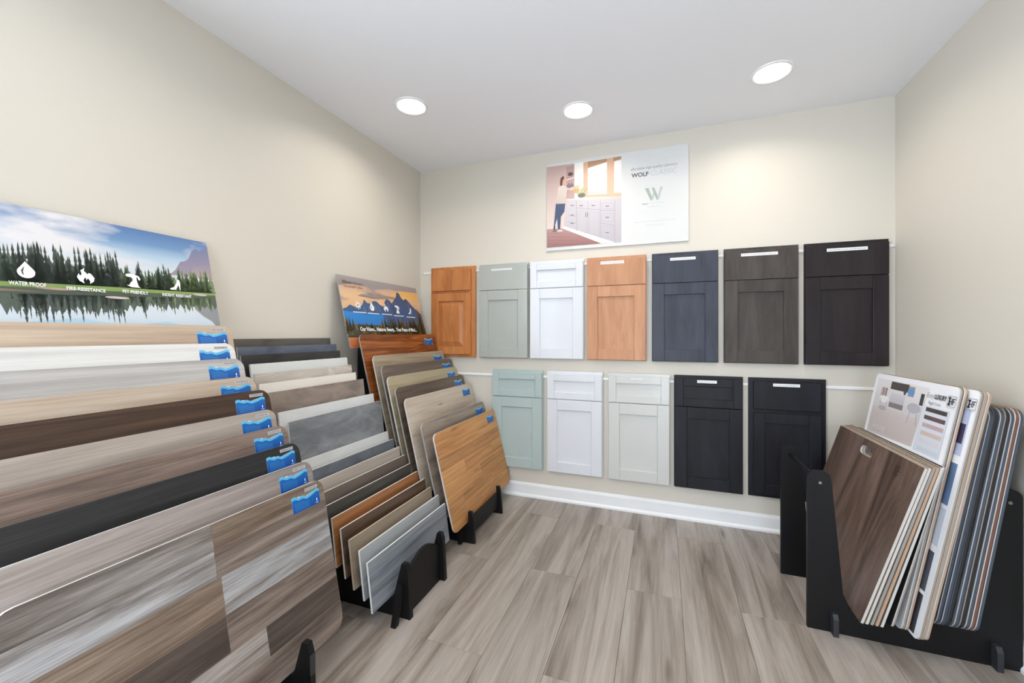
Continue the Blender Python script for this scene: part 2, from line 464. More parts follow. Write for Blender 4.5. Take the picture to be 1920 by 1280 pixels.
def sample(x, ztop, h, m, label, drawer='slab', style='full', raised=False, sticker=None, back=None, drawer_h=0.185, w=0.406):
    t = empty('cabinet_door_sample', frame((x, 0, ztop - h), (1, 0, 0), (0, 0, 1)))
    tag(t, label, 'cabinet sample', 'cabinet door samples on the wall')
    back = back or m
    zb, zf = 0.0105, 0.022           # carcass frame
    bbox('face_frame', 0, w, 0, h, zb, zf, back, t, 0.001)
    if style == 'full': mx, mt, gap = 0.004, 0.018, 0.004
    else: mx, mt, gap = 0.026, 0.022, 0.022
    zd0, zd1 = zf, 0.041
    dx0, dx1 = mx, w - mx
    dt = h - mt; db = dt - drawer_h + (0 if style == 'full' else 0.012)
    if style == 'overlay_raised': dx1 = w - 0.036; dx0 = 0.018
    if drawer == 'slab':
        bbox('drawer_front', dx0, dx1, db, dt, zd0, zd1, m, t, 0.004 if style != 'full' else 0.0015)
    else:
        s = 0.052
        d = bbox('drawer_front', dx0 + s * 0.9, dx1 - s * 0.9, db + s * 0.9, dt - s * 0.9, zd0, zd1 - 0.011, m, t)
        bbox('stile', dx0, dx0 + s, db, dt, zd0, zd1, m, d, 0.0024)
        bbox('stile', dx1 - s, dx1, db, dt, zd0, zd1, m, d, 0.0024)
        bbox('rail', dx0 + s, dx1 - s, dt - s, dt, zd0, zd1, m, d, 0.0024)
        bbox('rail', dx0 + s, dx1 - s, db, db + s, zd0, zd1, m, d, 0.0024)
    s = 0.075 if style == 'full' else 0.062
    b0, b1 = (0.004, db - gap) if style == 'full' else (0.022, db - gap)
    px0, px1, py0, py1 = dx0 + s, dx1 - s, b0 + s, b1 - s
    d = bbox('door', dx0 + s * 0.9, dx1 - s * 0.9, b0 + s * 0.9, b1 - s * 0.9, zd0, zd1 - (0.013 if raised else 0.011), m, t)
    bbox('stile', dx0, px0, b0, b1, zd0, zd1, m, d, 0.0024)
    bbox('stile', px1, dx1, b0, b1, zd0, zd1, m, d, 0.0024)
    bbox('rail', px0, px1, py1, b1, zd0, zd1, m, d, 0.0024)
    bbox('rail', px0, px1, b0, py0, zd0, zd1, m, d, 0.0024)
    if raised:
        mb = MB(); zz0, zz1 = zd1 - 0.0125, zd1 - 0.001
        a = [(px0 + .004, py0 + .004), (px1 - .004, py0 + .004), (px1 - .004, py1 - .004), (px0 + .004, py1 - .004)]
        q = 0.040
        b = [(px0 + q, py0 + q), (px1 - q, py0 + q), (px1 - q, py1 - q), (px0 + q, py1 - q)]
        mb.poly([(p[0], p[1], zz1) for p in b])
        for i in range(4):
            j = (i + 1) % 4
            mb.poly([(a[i][0], a[i][1], zz0), (a[j][0], a[j][1], zz0), (b[j][0], b[j][1], zz1), (b[i][0], b[i][1], zz1)])
        mb.obj('raised_panel', m, d)
    if sticker:
        sx, sw, sy, sh = sticker
        st = bbox('sticker', sx, sx + sw, dt - sy - sh, dt - sy, zd1, zd1 + 0.0006, mat('sticker_paper', (235, 237, 238), .4), t)
        p = Print(zd1 + 0.0007)
        k = sx + 0.006
        while k < sx + sw - 0.012:
            l = R.uniform(0.004, 0.014)
            p.rect(k, dt - sy - sh * 0.62, min(k + l, sx + sw - .006), dt - sy - sh * 0.42, (150, 152, 156)); p.same()
            k += l + 0.003
        p.obj('sticker_print', st)
    return t

V = dict(vert=True, stretch=(1.6, 11.0), fine=(7.0, 240.0))
HONEY = wood('honey_maple', [(160, 97, 50), (190, 122, 69), (205, 141, 86)], rough=0.3, fine_amt=0.12, jitter=0, bump=0.02, **V)
MAPLE = wood('natural_maple', [(174, 122, 86), (194, 141, 104), (204, 154, 117)], rough=0.35, fine_amt=0.10, jitter=0, bump=0.02, **V)
SLATE = wood('slate_blue_stain', [(52, 56, 67), (64, 68, 80), (74, 78, 89)], rough=0.45, spec=.25, fine_amt=0.12, jitter=0, bump=0.02, **V)
DRIFT = wood('grey_brown_stain', [(58, 52, 49), (73, 67, 63), (84, 78, 74)], rough=0.45, spec=.25, fine_amt=0.14, jitter=0, bump=0.02, **V)
ESPRESSO = wood('espresso_stain', [(30, 25, 28), (40, 34, 37), (48, 42, 45)], rough=0.45, spec=.25, fine_amt=0.14, jitter=0, bump=0.02, **V)
COAL = wood('charcoal_stain', [(22, 22, 27), (31, 31, 37), (39, 39, 46)], rough=0.45, spec=.25, fine_amt=0.14, jitter=0, bump=0.02, **V)
SAGE = mat('sage_grey_paint', (169, 174, 168), 0.3, coat=0.2)
WPAINT = mat('bright_white_paint', (214, 217, 223), 0.3, coat=0.2)
AQUA = mat('pale_aqua_paint', (172, 188, 187), 0.3, coat=0.2)
OFFW = mat('off_white_paint', (200, 201, 198), 0.3, coat=0.2)

UT, UH = 1.780, 0.729
sample(0.118, UT, UH, HONEY, 'honey brown wooden cabinet sample with raised panel, leftmost of the upper row', style='overlay_raised', raised=True)
sample(0.560, UT, UH, SAGE, 'sage grey painted cabinet sample with flat drawer front on the upper rail', sticker=(0.11, 0.17, 0.022, 0.012))
sample(0.981, UT, UH, WPAINT, 'bright white shaker cabinet sample on the upper rail', drawer='panel')
sample(1.408, UT, UH, MAPLE, 'light orange maple cabinet sample on the upper rail', sticker=(0.10, 0.16, 0.016, 0.020))
sample(1.850, UT, UH, SLATE, 'slate blue stained cabinet sample on the upper rail', sticker=(0.115, 0.155, 0.020, 0.018))
sample(2.287, UT, UH, DRIFT, 'grey brown stained cabinet sample between the slate blue and espresso ones', sticker=(0.095, 0.20, 0.020, 0.018))
sample(2.722, UT, UH, ESPRESSO, 'dark espresso wooden cabinet sample, end of the upper row in the corner', sticker=(0.108, 0.195, 0.022, 0.018))
LT, LH = 0.963, 0.743
sample(0.674, LT, LH, AQUA, 'pale aqua painted cabinet sample, first of the lower row', drawer='panel')
sample(1.114, LT, LH, WPAINT, 'bright white shaker cabinet sample in the lower row beside the pale aqua one', drawer='panel')
sample(1.558, LT, LH, OFFW, 'off-white cabinet sample in the middle of the lower row', drawer='panel', sticker=(0.155, 0.075, 0.014, 0.006))
sample(1.990, LT, LH, COAL, 'charcoal cabinet sample with recessed drawer panel in the lower row', drawer='panel', sticker=(0.14, 0.115, 0.010, 0.018))
sample(2.426, LT, LH, COAL, 'charcoal cabinet sample with slab drawer behind the black floor rack', style='overlay', sticker=(0.13, 0.14, 0.010, 0.018))

# ------------------------------------------------------------------ kitchen poster on the back wall
def kitchen_poster():
    w, h = 0.974, 0.647
    t = empty('wall_poster', frame((1.106, 0, 1.855), (1, 0, 0), (0, 0, 1)))
    tag(t, 'large white poster with a kitchen photo and a grey W logo above the cabinet samples', 'poster')
    bbox('board', 0, w, 0, h, 0.001, 0.011, mat('poster_white', (216, 217, 216), 0.55), t, 0.0008)
    p = Print(0.0113)
    x0, x1, y0, y1 = 0.003, 0.54, 0.025, 0.626
    p.rect(x0, y0, x1, y1, (226, 214, 206), (232, 222, 214))
    p.add([(x0, .16), (.20, .16), (.209, .624), (x0, y1)], (224, 206, 200), (196, 166, 158))          # shaded wall
    for i in range(7): p.line((x0, .22 + i * .055), (.15, .235 + i * .05), .0012, (208, 188, 182))
    p.add([(.15, .37), (.209, .37), (.209, .612), (.15, .605)], (196, 166, 160), (176, 146, 142))          # shelf niche
    for yy in (.44, .51): p.line((.15, yy), (.209, yy + .012), .006, (238, 230, 226))
    for k in range(5): p.rect(.155 + k * .010, .446 + k * .002, .162 + k * .010, .475 + (k % 2) * .012, (110, 92, 96))
    p.disc(.18, .55, .02, .014, (96, 70, 72))
    p.rect(.209, .37, .275, y1, (236, 232, 226), (242, 240, 234))
    p.add([(.275, .37), (.541, .345), (.541, y1), (.275, .622)], (226, 186, 160), (216, 170, 140))         # window timber
    p.add([(.307, .385), (.442, .375), (.442, .60), (.307, .60)], (246, 244, 240), (250, 248, 244))
    p.add([(.307, .575), (.442, .60), (.442, .622), (.307, .622)], (186, 146, 112), (172, 130, 98))
    p.add([(.492, .375), (.541, .372), (.541, .60), (.492, .60)], (246, 240, 236))
    p.add([(.487, .595), (.541, .61), (.541, .626), (.487, .624)], (176, 136, 106))
    for xx in (.322, .43): p.line((xx, .385), (xx, .575), .003, (226, 214, 204))
    p.line((.307, .40), (.442, .39), .006, (232, 200, 176))
    p.add([(.15, .36), (.541, .322), (.541, .345), (.15, .372)], (214, 190, 182), (232, 214, 206))         # worktop
    p.add([(.13, .155), (.50, .025), (.541, .025), (.541, .325), (.15, .362)], (186, 180, 186), (202, 196, 202))  # cabinets
    p.add([(.12, .158), (.40, .03), (.50, .025), (.13, .175)], (236, 234, 236))
    ln = (146, 138, 148)
    for xx, a, b in ((.224, .125, .350), (.396, .062, .333), (.497, .028, .325)): p.line((xx, a), (xx, b), .002, ln)
    p.line((.307, .10), (.307, .342), .0016, ln); p.line((.224, .298), (.396, .265), .0016, ln)
    p.line((.396, .262), (.497, .251), .002, ln); p.line((.396, .172), (.497, .145), .002, ln)
    p.line((.165, .25), (.224, .235), .0016, ln); p.line((.165, .20), (.224, .185), .0016, ln)
    for a, b, c, d in ((.236, .12, .296, .272), (.318, .095, .386, .255), (.408, .075, .488, .145), (.408, .185, .488, .235), (.408, .275, .488, .312)):
        for q in (((a, b), (c, b - .012)), ((a, d), (c, d - .006)), ((a, b), (a, d)), ((c, b - .012), (c, d - .006))):
            p.line(q[0], q[1], .0012, (164, 158, 168))
    hd = (74, 70, 76)
    for xx, yy in ((.194, .32), (.259, .312), (.347, .303), (.445, .288), (.445, .208), (.445, .10), (.194, .25), (.194, .19)):
        p.line((xx - .012, yy), (xx + .012, yy - .002), .004, hd)
    for xx in (.292, .306): p.line((xx, .225), (xx, .256), .0035, hd)
    p.add([(x0, y0), (.40, .026), (.12, .158), (x0, .162)], (150, 104, 100), (182, 142, 138))               # red floor
    for k in range(4): p.line((x0, .05 + .028 * k), (.30 - .06 * k, .03 + .03 * k), .002, (132, 88, 86))
    # plant on the worktop
    for k in range(16):
        a = R.uniform(.5, 2.7); l = R.uniform(.03, .075)
        p.line((.26, .385), (.26 + l * math.cos(a), .385 + l * math.sin(a)), .004, R.choice([(150, 176, 110), (172, 190, 130), (196, 206, 150)]))
    p.disc(.262, .385, .028, .016, (120, 116, 112)); p.disc(.222, .43, .022, .026, (226, 170, 120)); p.disc(.232, .448, .014, .014, (236, 196, 150))
    # printed figure at the counter
    p.add([(.071, .344), (.142, .34), (.135, .28), (.109, .245), (.104, .155), (.086, .155), (.082, .236), (.066, .19), (.066, .15), (.052, .155), (.058, .20)], (62, 76, 104), (74, 88, 116))
    p.disc(.062, .145, .016, .010, (122, 104, 112)); p.disc(.104, .142, .022, .008, (206, 200, 202))
    p.add([(.071, .344), (.142, .338), (.156, .44), (.148, .462), (.120, .478), (.09, .464), (.083, .42)], (204, 188, 178), (222, 210, 202))
    p.add([(.140, .462), (.155, .442), (.19, .425), (.218, .445), (.214, .455), (.186, .442)], (214, 196, 186))
    p.disc(.216, .450, .008, .008, (232, 186, 160))
    p.disc(.128, .507, .017, .030, (222, 172, 146)); p.add([(.105, .47), (.120, .475), (.122, .505), (.136, .532), (.124, .543), (.108, .528), (.103, .50)], (96, 62, 52))
    p.obj('picture_print', t)
    dk, md, lt = mat('ink_dark', (92, 94, 98), .5), mat('ink_mid', (140, 142, 146), .5), mat('ink_light', (184, 186, 190), .5)
    lettering('lettering', 'affordable high-quality cabinetry', .605, .514, .30, md, t, .0116, height=.024)
    lettering('lettering', 'WOLF', .609, .466, .113, dk, t, .0116, 0.03, height=.030)
    lettering('lettering', 'CLASSIC', .735, .464, .165, lt, t, .0116, -0.012, height=.032)
    q = Print(0.0116)
    g1, g2 = (164, 175, 166), (184, 194, 186)
    q.add([(.698, .381), (.722, .381), (.752, .296), (.737, .290)], g1)
    q.add([(.737, .290), (.752, .296), (.768, .350), (.756, .362)], g2)
    q.add([(.742, .378), (.758, .380), (.790, .298), (.776, .290)], g1)
    q.add([(.776, .290), (.790, .296), (.814, .380), (.797, .381)], g2)
    q.obj('logo', t)
    lettering('lettering', 'WOLF', .678, .268, .042, md, t, .0116, 0.02)
    s = Print(.0116)
    for a, b, yy in ((.728, .817, .272), (.715, .80, .250), (.629, .898, .150), (.701, .817, .123)):
        k = a
        while k < b:
            l = R.uniform(.006, .02); s.rect(k, yy, min(b, k + l), yy + .004, (196, 198, 202)); s.same(); k += l + .004
    s.obj('fine_print', t)
kitchen_poster()

# ------------------------------------------------------------------ sample boards
def lean_up(deg): return (-math.sin(math.radians(deg)), 0, math.cos(math.radians(deg)))
TAG_CARD = mat('tag_card', (206, 226, 240), 0.35)
def tag_meshes():
    w, h = 0.118, 0.056
    p = Print(0.0007)
    top = [(w, h * .80), (w * .9, h * .88), (w * .8, h * .80), (w * .66, h * .72), (w * .52, h * .66), (w * .38, h * .80), (w * .25, h * .76), (w * .1, h * .90), (0, h * .86)]
    p.add([(0, 0), (w, 0)] + [(x, y + .006) for x, y in top], (96, 178, 218))
    p.add([(0, 0), (w, 0)] + [(x, y - .004) for x, y in top], (4, 74, 156), (12, 102, 178))
    for i in range(5): p.rect(w * .08, h * (.10 + .105 * i), w * (.60 if i < 4 else .42), h * (.13 + .105 * i), (70, 140, 200)); p.same()
    p.disc(w * .88, h * .26, .007, .0085, (20, 60, 140)); p.disc(w * .88, h * .28, .0024, .006, (230, 240, 250), 8); p.rect(w * .83, h * .08, w * .93, h * .12, (200, 224, 244))
    return p
def add_tag(board, w, h, sticker=True, x=None, y=None):
    x = w - 0.024 - 0.118 if x is None else x
    y = h - 0.026 - 0.056 if y is None else y
    c = MB().prism([(0, 0), (.118, 0), (.118, .046), (.100, .052), (.06, .044), (.03, .052), (0, .050)], 0.0002, 0.0006).obj('blue_tag', TAG_CARD, board, Matrix.Translation((x, y, 0)))
    tag_meshes().obj('tag_print', c)
    if sticker:
        s = bbox('sticker', 0, .055, 0, .011, .0002, .0006, mat('sticker_grey', (188, 190, 194), .4), board, 0, Matrix.Translation((x + .058, y + .058, 0)))
        p = Print(.0007); k = .003
        while k < .05:
            l = R.uniform(.001, .004); p.rect(k, .002, k + l, .009, (120, 122, 128)); p.same(); k += l + .0016
        p.obj('sticker_print', s)

CORE_L = mat('board_core', (206, 204, 200), .55)
CORE_T = mat('board_core_tan', (198, 176, 152), .6)
CORE_D = mat('board_core_dark', (86, 82, 80), .55)
CORE_G = mat('board_core_grey', (160, 158, 156), .55)

def left_board(name, yR, xt, zt, w, h, lean, face, edge, r, th, label, cat, group, yaw=0.0):
    a = math.radians(lean)
    org = (xt + h * math.sin(a), yR - w, zt - h * math.cos(a))
    M = frame(org, (0, 1, 0), lean_up(lean))
    o = MB().prism(rrect(w, h, r), -th, 0, 0, 1).obj(name, [face, edge], None, M)
    tag(o, label, cat, group)
    return o, org

# ---- rack 1 : large plank boards, blue tags (nearest the shop front)
A_X = [.168, .219, .273, .341, .412, .458, .519, .581, .644, .702]
A_Z = [1.270, 1.197, 1.135, 1.063, 1.012, .938, .878, .816, .752, .687]
A_Y = [-1.722, -1.745, -1.745, -1.745, -1.738, -1.747, -1.745, -1.745, -1.745, -1.745]
gA = 'flooring boards in the rack nearest the viewer'
A_M = [
 wood('a_pale_oak', [(168, 146, 126), (188, 168, 148), (200, 182, 162)], stretch=(2.2, 26), fine=(5, 260), fine_amt=.16, jitter=0),
 wood('a_white_wash', [(190, 188, 184), (210, 209, 206), (226, 226, 224)], stretch=(1.6, 14), fine=(5, 200), fine_amt=.06, jitter=0),
 wood('a_light_grey', [(150, 146, 143), (172, 169, 166), (196, 194, 192)], stretch=(1.6, 14), fine=(5, 200), fine_amt=.10, jitter=0),
 wood('a_beige', [(162, 142, 124), (184, 166, 148), (202, 188, 172)], stretch=(1.8, 14), fine=(5, 200), fine_amt=.12, jitter=0),
 wood('a_dark_brown', [(48, 34, 26), (66, 47, 36), (86, 64, 48)], stretch=(3, 30), fine=(7, 260), fine_amt=.3, jitter=0),
 wood('a_greige', [(146, 134, 126), (168, 157, 148), (184, 175, 168)], stretch=(1.4, 12), fine=(5, 180), fine_amt=.12, jitter=0),
 wood('a_rust_grey', [(96, 82, 74), (126, 108, 98), (150, 132, 122)], stretch=(2, 14), fine=(8, 220), fine_amt=.35, jitter=0, lo=.3, hi=.66),
 wood('a_black', [(32, 32, 34), (44, 44, 46), (58, 58, 60)], stretch=(2, 22), fine=(6, 220), fine_amt=.35, jitter=0),
 wood('a_pink_grey', [(128, 116, 112), (166, 156, 152), (192, 184, 180)], stretch=(1.6, 16), fine=(5, 180), fine_amt=.16, jitter=0,
      streak=((66, 58, 54), (1.4, 46), .66, .74)),
 wood('a_rustic', [(74, 62, 54), (112, 98, 88), (146, 132, 122), (168, 160, 156)], stretch=(1.6, 16), fine=(8, 230), fine_amt=.45, jitter=.10, lo=.3, hi=.68,
      streak=((176, 178, 182), (1.2, 13), .58, .74)),
]
RP = dict(stretch=(2.2, 13), fine=(12, 130), fine_amt=.32, jitter=.06, lo=.28, hi=.68, bump=.15)
RUSTIC = {
 'm': wood('rustic_mid', [(66, 55, 49), (102, 89, 81), (128, 115, 106), (146, 135, 127)], **RP),
 't': wood('rustic_tan', [(78, 62, 50), (112, 95, 82), (140, 124, 110), (152, 140, 130)], **RP),
 'l': wood('rustic_light', [(92, 82, 76), (132, 121, 114), (158, 149, 143), (172, 165, 160)], **RP),
 'd': wood('rustic_dark', [(50, 42, 38), (76, 65, 59), (98, 86, 79)], **RP),
 'w': wood('rustic_whitewash', [(80, 72, 68), (126, 119, 115), (162, 160, 161), (182, 184, 188)], streak=((174, 177, 182), (1.6, 9), .52, .70), **RP),
 'g': wood('rustic_grey', [(58, 52, 49), (98, 90, 85), (134, 127, 123), (156, 152, 150)], **RP)}
A_L = ['pale tan oak flooring board with blue tag, right below the lake scenery board',
 'whitewashed flooring board with blue tag, second behind in the nearest rack',
 'light grey flooring board with blue tag between the whitewashed and beige boards',
 'beige oak flooring board with blue tag behind the dark brown one',
 'dark brown flooring board with blue tag in the nearest rack',
 'light greige flooring board with blue tag in front of the dark brown one',
 'rusty brown-grey flooring board with blue tag behind the black one',
 'black wood-grain flooring board with blue tag in the nearest rack',
 'pale pinkish grey flooring board with dark streaks, second from the front of the nearest rack',
 'big rustic grey and brown plank board at the front of the nearest rack']
A_E = [CORE_T, CORE_L, CORE_L, CORE_T, CORE_D, CORE_L, CORE_G, CORE_D, CORE_L, CORE_L]
bot_A = []
for i in range(10):
    ln_ = 14 - 2.8 * i / 9
    h = 0.545
    o, org = left_board('sample_board', A_Y[i], A_X[i], A_Z[i], .825, h, ln_, A_M[i], A_E[i], .042, .009, A_L[i], 'flooring sample', gA)
    bot_A.append((org[0], org[2]))
    add_tag(o, .825, h)
    if i == 9:      # separate planks on the front board
        rr = rrect(.823, .543, .041, x0=.001, y0=.001)
        rows = [(0, .092, [0, .825], 'mt'), (.092, .182, [0, .537, .825], 'ld'), (.182, .285, [0, .428, .825], 'dm'), (.285, .392, [0, .428, .825], 'tw'), (.392, .470, [0, .418, .825], 'wm'), (.470, .545, [0, .418, .825], 'gt')]
        for (b0, b1, xs, kinds) in rows:
            for xa, xb, kd in zip(xs[:-1], xs[1:], kinds):
                P = clip_rect(rr, xa + .0006, xb - .0006, b0 + .0005, b1 - .0005)
                MB().prism(P, 0.0, 0.0002).obj('plank', RUSTIC[kd], o)

# ---- rack 3 : medium boards in the corner
C_X = [.165, .246, .317, .364, .433, .502, .607, .694]
C_Z = [1.233, 1.102, 1.040, .977, .915, .854, .713, .661]
C_YL = [-.93, -.905, -.915, -.92, -.935, -.94, -.928, -.935]
gC = 'flooring boards in the corner rack'
C_M = [
 wood('c_tiger', [(66, 32, 14), (138, 76, 34), (188, 116, 58)], stretch=(3.4, 18), fine=(5, 180), fine_amt=.3, jitter=0, rough=.3, distort=2.2),
 wood('c_sand_knot', [(138, 122, 100), (164, 148, 126), (182, 168, 146)], stretch=(2.2, 14), fine=(5, 180), fine_amt=.16, jitter=0, spots=7),
 wood('c_dark_taupe', [(86, 74, 66), (110, 97, 88), (130, 117, 108)], stretch=(2, 16), fine=(5, 200), fine_amt=.2, jitter=0, spots=6),
 wood('c_khaki', [(150, 138, 112), (170, 158, 130), (184, 172, 146)], stretch=(1.6, 18), fine=(5, 200), fine_amt=.1, jitter=0),
 wood('c_umber', [(64, 52, 44), (96, 82, 70), (122, 106, 92)], stretch=(1.5, 16), fine=(5, 200), fine_amt=.25, jitter=0),
 wood('c_cream_oak', [(166, 150, 134), (192, 178, 162), (208, 196, 182)], stretch=(2.2, 14), fine=(6, 200), fine_amt=.14, jitter=0, spots=7),
 wood('c_grey_beige', [(108, 96, 88), (150, 136, 124), (176, 162, 150)], stretch=(1.8, 13), fine=(5, 200), fine_amt=.18, jitter=0, spots=6),
 wood('c_honey_oak', [(148, 98, 54), (188, 134, 80), (206, 158, 102)], stretch=(2.4, 26), fine=(6, 200), fine_amt=.22, jitter=.14, rough=.4, spots=6),
]
C_L = ['tall orange-brown striped flooring board at the back of the corner rack',
 'sandy knotted flooring board with blue tag in the corner rack behind the taupe one',
 'dark taupe flooring board with blue tag in the corner rack',
 'pale khaki flooring board with blue tag in the corner rack',
 'dark umber flooring board with blue tag in the corner rack',
 'cream oak flooring board with blue tag in the corner rack',
 'grey-beige flooring board just behind the honey oak plank board',
 'honey oak board of joined planks at the front of the corner rack']
bot_C = []
for i in range(8):
    w = .875 if i != 1 else .855
    if i == 7: w = .885
    o, org = left_board('sample_board', C_YL[i] + w, C_X[i], C_Z[i], w, .562, 14.2, C_M[i], CORE_L if i in (1, 3, 5, 7) else CORE_G, .036, .009, C_L[i], 'flooring sample', gC)
    bot_C.append((org[0], org[2]))
    add_tag(o, w, .562, False, w - .045 - .118, .562 - .03 - .056)
    if i == 7:
        rr = rrect(w - .002, .560, .035, x0=.001, y0=.001)
        hs = [0, .075, .16, .255, .345, .42, .562]
        st = [[.40], [.18, .62], [.47], [.28, .70], [.44], []]
        for k in range(6):
            xs = [0] + st[k] + [w]
            for xa, xb in zip(xs[:-1], xs[1:]):
                P = clip_rect(rr, xa + .0004, xb - .0004, hs[k] + .0004, hs[k + 1] - .0004)
                MB().prism(P, 0, .0002).obj('plank', C_M[7], o)

# ---- rack 2 : ceramic tiles
T_YR = [-1.044, -1.038, -1.05, -1.036, -1.045, -1.055, -1.038, -1.0, -.984, -.973, -.972, -.971, -.972, -.980, -.969, -.957, -.956, -.942, -.937]
T_Z = [1.212, 1.175, 1.138, 1.098, 1.056, 1.014, .976, .888, .846, .668, .627, .586, .543, .500, .457, .416, .374, .330, .286]
T_W = [.59, .60, .60, .60, .60, .60, .60, .625, .625, .61, .61, .585, .60, .615, .635, .64, .636, .636, .64]
T_M = [
 stone('t_taupe_dark', [(62, 59, 55), (80, 77, 72), (96, 92, 86)], 9),
 stone('t_blue_slate', [(62, 72, 88), (80, 90, 106), (104, 110, 120)], 9),
 stone('t_black', [(34, 35, 34), (46, 47, 46), (62, 62, 60)], 9),
 stone('t_white', [(206, 210, 208), (222, 224, 222)], 5),
 stone('t_beige_marble', [(168, 158, 148), (188, 180, 170), (206, 200, 192)], 6, vein=((222, 216, 208), .5)),
 stone('t_cream', [(222, 217, 208), (230, 226, 218)], 5),
 stone('t_brown_slate', [(100, 92, 86), (134, 120, 110), (156, 142, 132)], 7, vein=((172, 164, 156), .2)),
 stone('t_pale_marble', [(200, 202, 202), (222, 224, 224)], 5),
 stone('t_grey_slate', [(92, 95, 100), (122, 125, 130), (146, 148, 152)], 6, vein=((168, 166, 166), .22)),
 stone('t_white_grey', [(196, 198, 198), (210, 212, 212)], 5),
 stone('t_steel_blue', [(80, 86, 94), (98, 104, 112), (112, 118, 125)], 12),
 wood('t_light_taupe', [(156, 146, 136), (174, 164, 154), (186, 178, 168)], rough=.35, fine_amt=.08, jitter=0),
 wood('t_taupe_brown', [(86, 75, 68), (104, 92, 84), (120, 108, 99)], rough=.35, fine_amt=.14, jitter=0),
 wood('t_dark_umber', [(54, 50, 46), (70, 65, 60), (86, 81, 76)], rough=.35, fine_amt=.2, jitter=0),
 wood('t_rust_wood', [(122, 76, 42), (150, 98, 58), (174, 122, 78)], rough=.35, stretch=(2.4, 24), fine_amt=.25, jitter=0),
 wood('t_walnut', [(62, 46, 36), (88, 68, 54), (112, 90, 74)], rough=.35, stretch=(2, 22), fine_amt=.25, jitter=0),
 wood('t_tan_wood', [(116, 102, 88), (140, 126, 110), (158, 144, 128)], rough=.35, fine_amt=.15, jitter=0),
 wood('t_silver_wood', [(134, 138, 140), (156, 160, 162), (172, 176, 178)], rough=.35, fine_amt=.12, jitter=0),
 wood('t_blue_grey_wood', [(92, 98, 106), (128, 134, 142), (160, 166, 172)], rough=.35, stretch=(1.8, 15), fine_amt=.18, jitter=0, distort=2.0),
]
T_L = ['dark taupe stone tile at the very back of the tile rack',
 'blue slate tile, second from the back of the tile rack',
 'black stone tile in front of the blue slate tile',
 'plain cool white tile in front of the black tile',
 'beige marble tile between the cool white and cream tiles',
 'cream white tile behind the brown slate tile',
 'large brown slate tile with mottled clouds in the tile rack',
 'pale white marble tile just behind the big grey slate tile',
 'big grey slate tile with pale veins in the middle of the tile rack',
 'whitish grey tile in front of the big grey slate tile',
 'steel blue-grey tile in the tile rack behind the light taupe one',
 'light taupe wood-look tile in the tile rack',
 'taupe brown wood-look tile in front of the light taupe one',
 'dark umber wood-look tile behind the rust brown one',
 'rust brown wood-look tile in the tile rack',
 'walnut brown wood-look tile in front of the rust brown one',
 'tan grey wood-look tile behind the silver one',
 'silver grey wood-look tile, second from the front of the tile rack',
 'blue-grey wood-look tile at the front of the tile rack']
TILE_EDGE = mat('tile_edge', (226, 226, 224), .6)
TILE_EDGE_T = mat('tile_edge_tan', (200, 184, 166), .6)
bot_T = []
for i in range(19):
    xt = .05 + .725 * i / 18
    h = .30 if i <= 8 else .205
    o, org = left_board('ceramic_tile', T_YR[i], xt, T_Z[i], T_W[i], h, 7.5, T_M[i], TILE_EDGE_T if i in (6, 16) else TILE_EDGE, 0, .0085, T_L[i], 'tile sample', 'tiles in the middle rack')
    bot_T.append((org[0], org[2]))

# ------------------------------------------------------------------ display racks along the long wall
def stair_panel(bottoms, hook_x, hook_z, back=None, lip=.045):
    """Side profile in (x, z): steps that carry the boards, a hook in front of the foremost one."""
    pts = [(.03, 0), (hook_x + .012, 0), (hook_x, hook_z - .03), (hook_x - .010, hook_z), (hook_x - .032, hook_z)]
    xb, zb = bottoms[-1]
    pts += [(xb + .010, zb - .002)]
    for i in range(len(bottoms) - 1, -1, -1):
        xb, zb = bottoms[i]
        left = (bottoms[i - 1][0] + .005) if i > 0 else (back[0] + .012 if back else xb - .030)
        if left > xb - .012: left = xb - .012
        z = zb - .002
        pts += [(left + .004, z)]
        if i > 0: pts += [(left + .003, bottoms[i - 1][1] - .002)]
    if back:
        pts += [(back[0] + .010, back[1] - .001), (.03, back[1] - .001)]
    else:
        pts += [(.03, bottoms[0][1] - .002)]
    return pts
def panel_obj(name, pts, y0, y1, m, parent):
    """pts in world (x, z); extruded from y0 to y1."""
    # frame: local X = world x, local Y = world z, local Z = -world y
    M = frame((0, 0, 0), (1, 0, 0), (0, 0, 1))
    return MB().prism(pts, -y1, -y0, 0, 0).obj(name, m, parent, M)
def wbox(name, x0, x1, y0, y1, z0, z1, m, parent, bev=.0015):
    return bbox(name, x0, x1, y0, y1, z0, z1, m, parent, bev)

POST_A, POST_C = [-1.955, -2.40], [-.765, -.335]
def rack(label, sides, bottoms, hook_x, hook_z, back, th=.020):
    t = empty('display_rack')
    tag(t, label, 'display rack', 'black stepped floor racks')
    for y in sides:
        panel_obj('side_panel', stair_panel(bottoms, hook_x, hook_z, back), y - th, y, BLACK, t)
    return t
L14 = math.radians(14)
POST_B1 = (.03 + .47 * math.sin(L14), 1.637 - .47 * math.cos(L14))
POST_B3 = (.03 + .47 * math.sin(L14), 1.606 - .47 * math.cos(L14))
ra = rack('black stepped floor rack under the big rustic plank boards', POST_A, bot_A, .885, .262, POST_B1)
wbox('cross_panel', .845, .860, -2.40, -1.975, .02, .13, BLACK, ra)
wbox('cross_bar', .30, .33, -2.40, -1.975, .05, .13, BLACK, ra)
wbox('cross_bar', .04, .06, -2.40, -1.975, .6, .7, BLACK, ra)
for y in POST_A: wbox('edge_strip', .8855, .8885, y - .020, y, .0, .228, BLACK_EDGE, ra, 0)
rc = rack('black stepped floor rack holding the flooring boards in the corner', POST_C, bot_C, .872, .185, POST_B3)
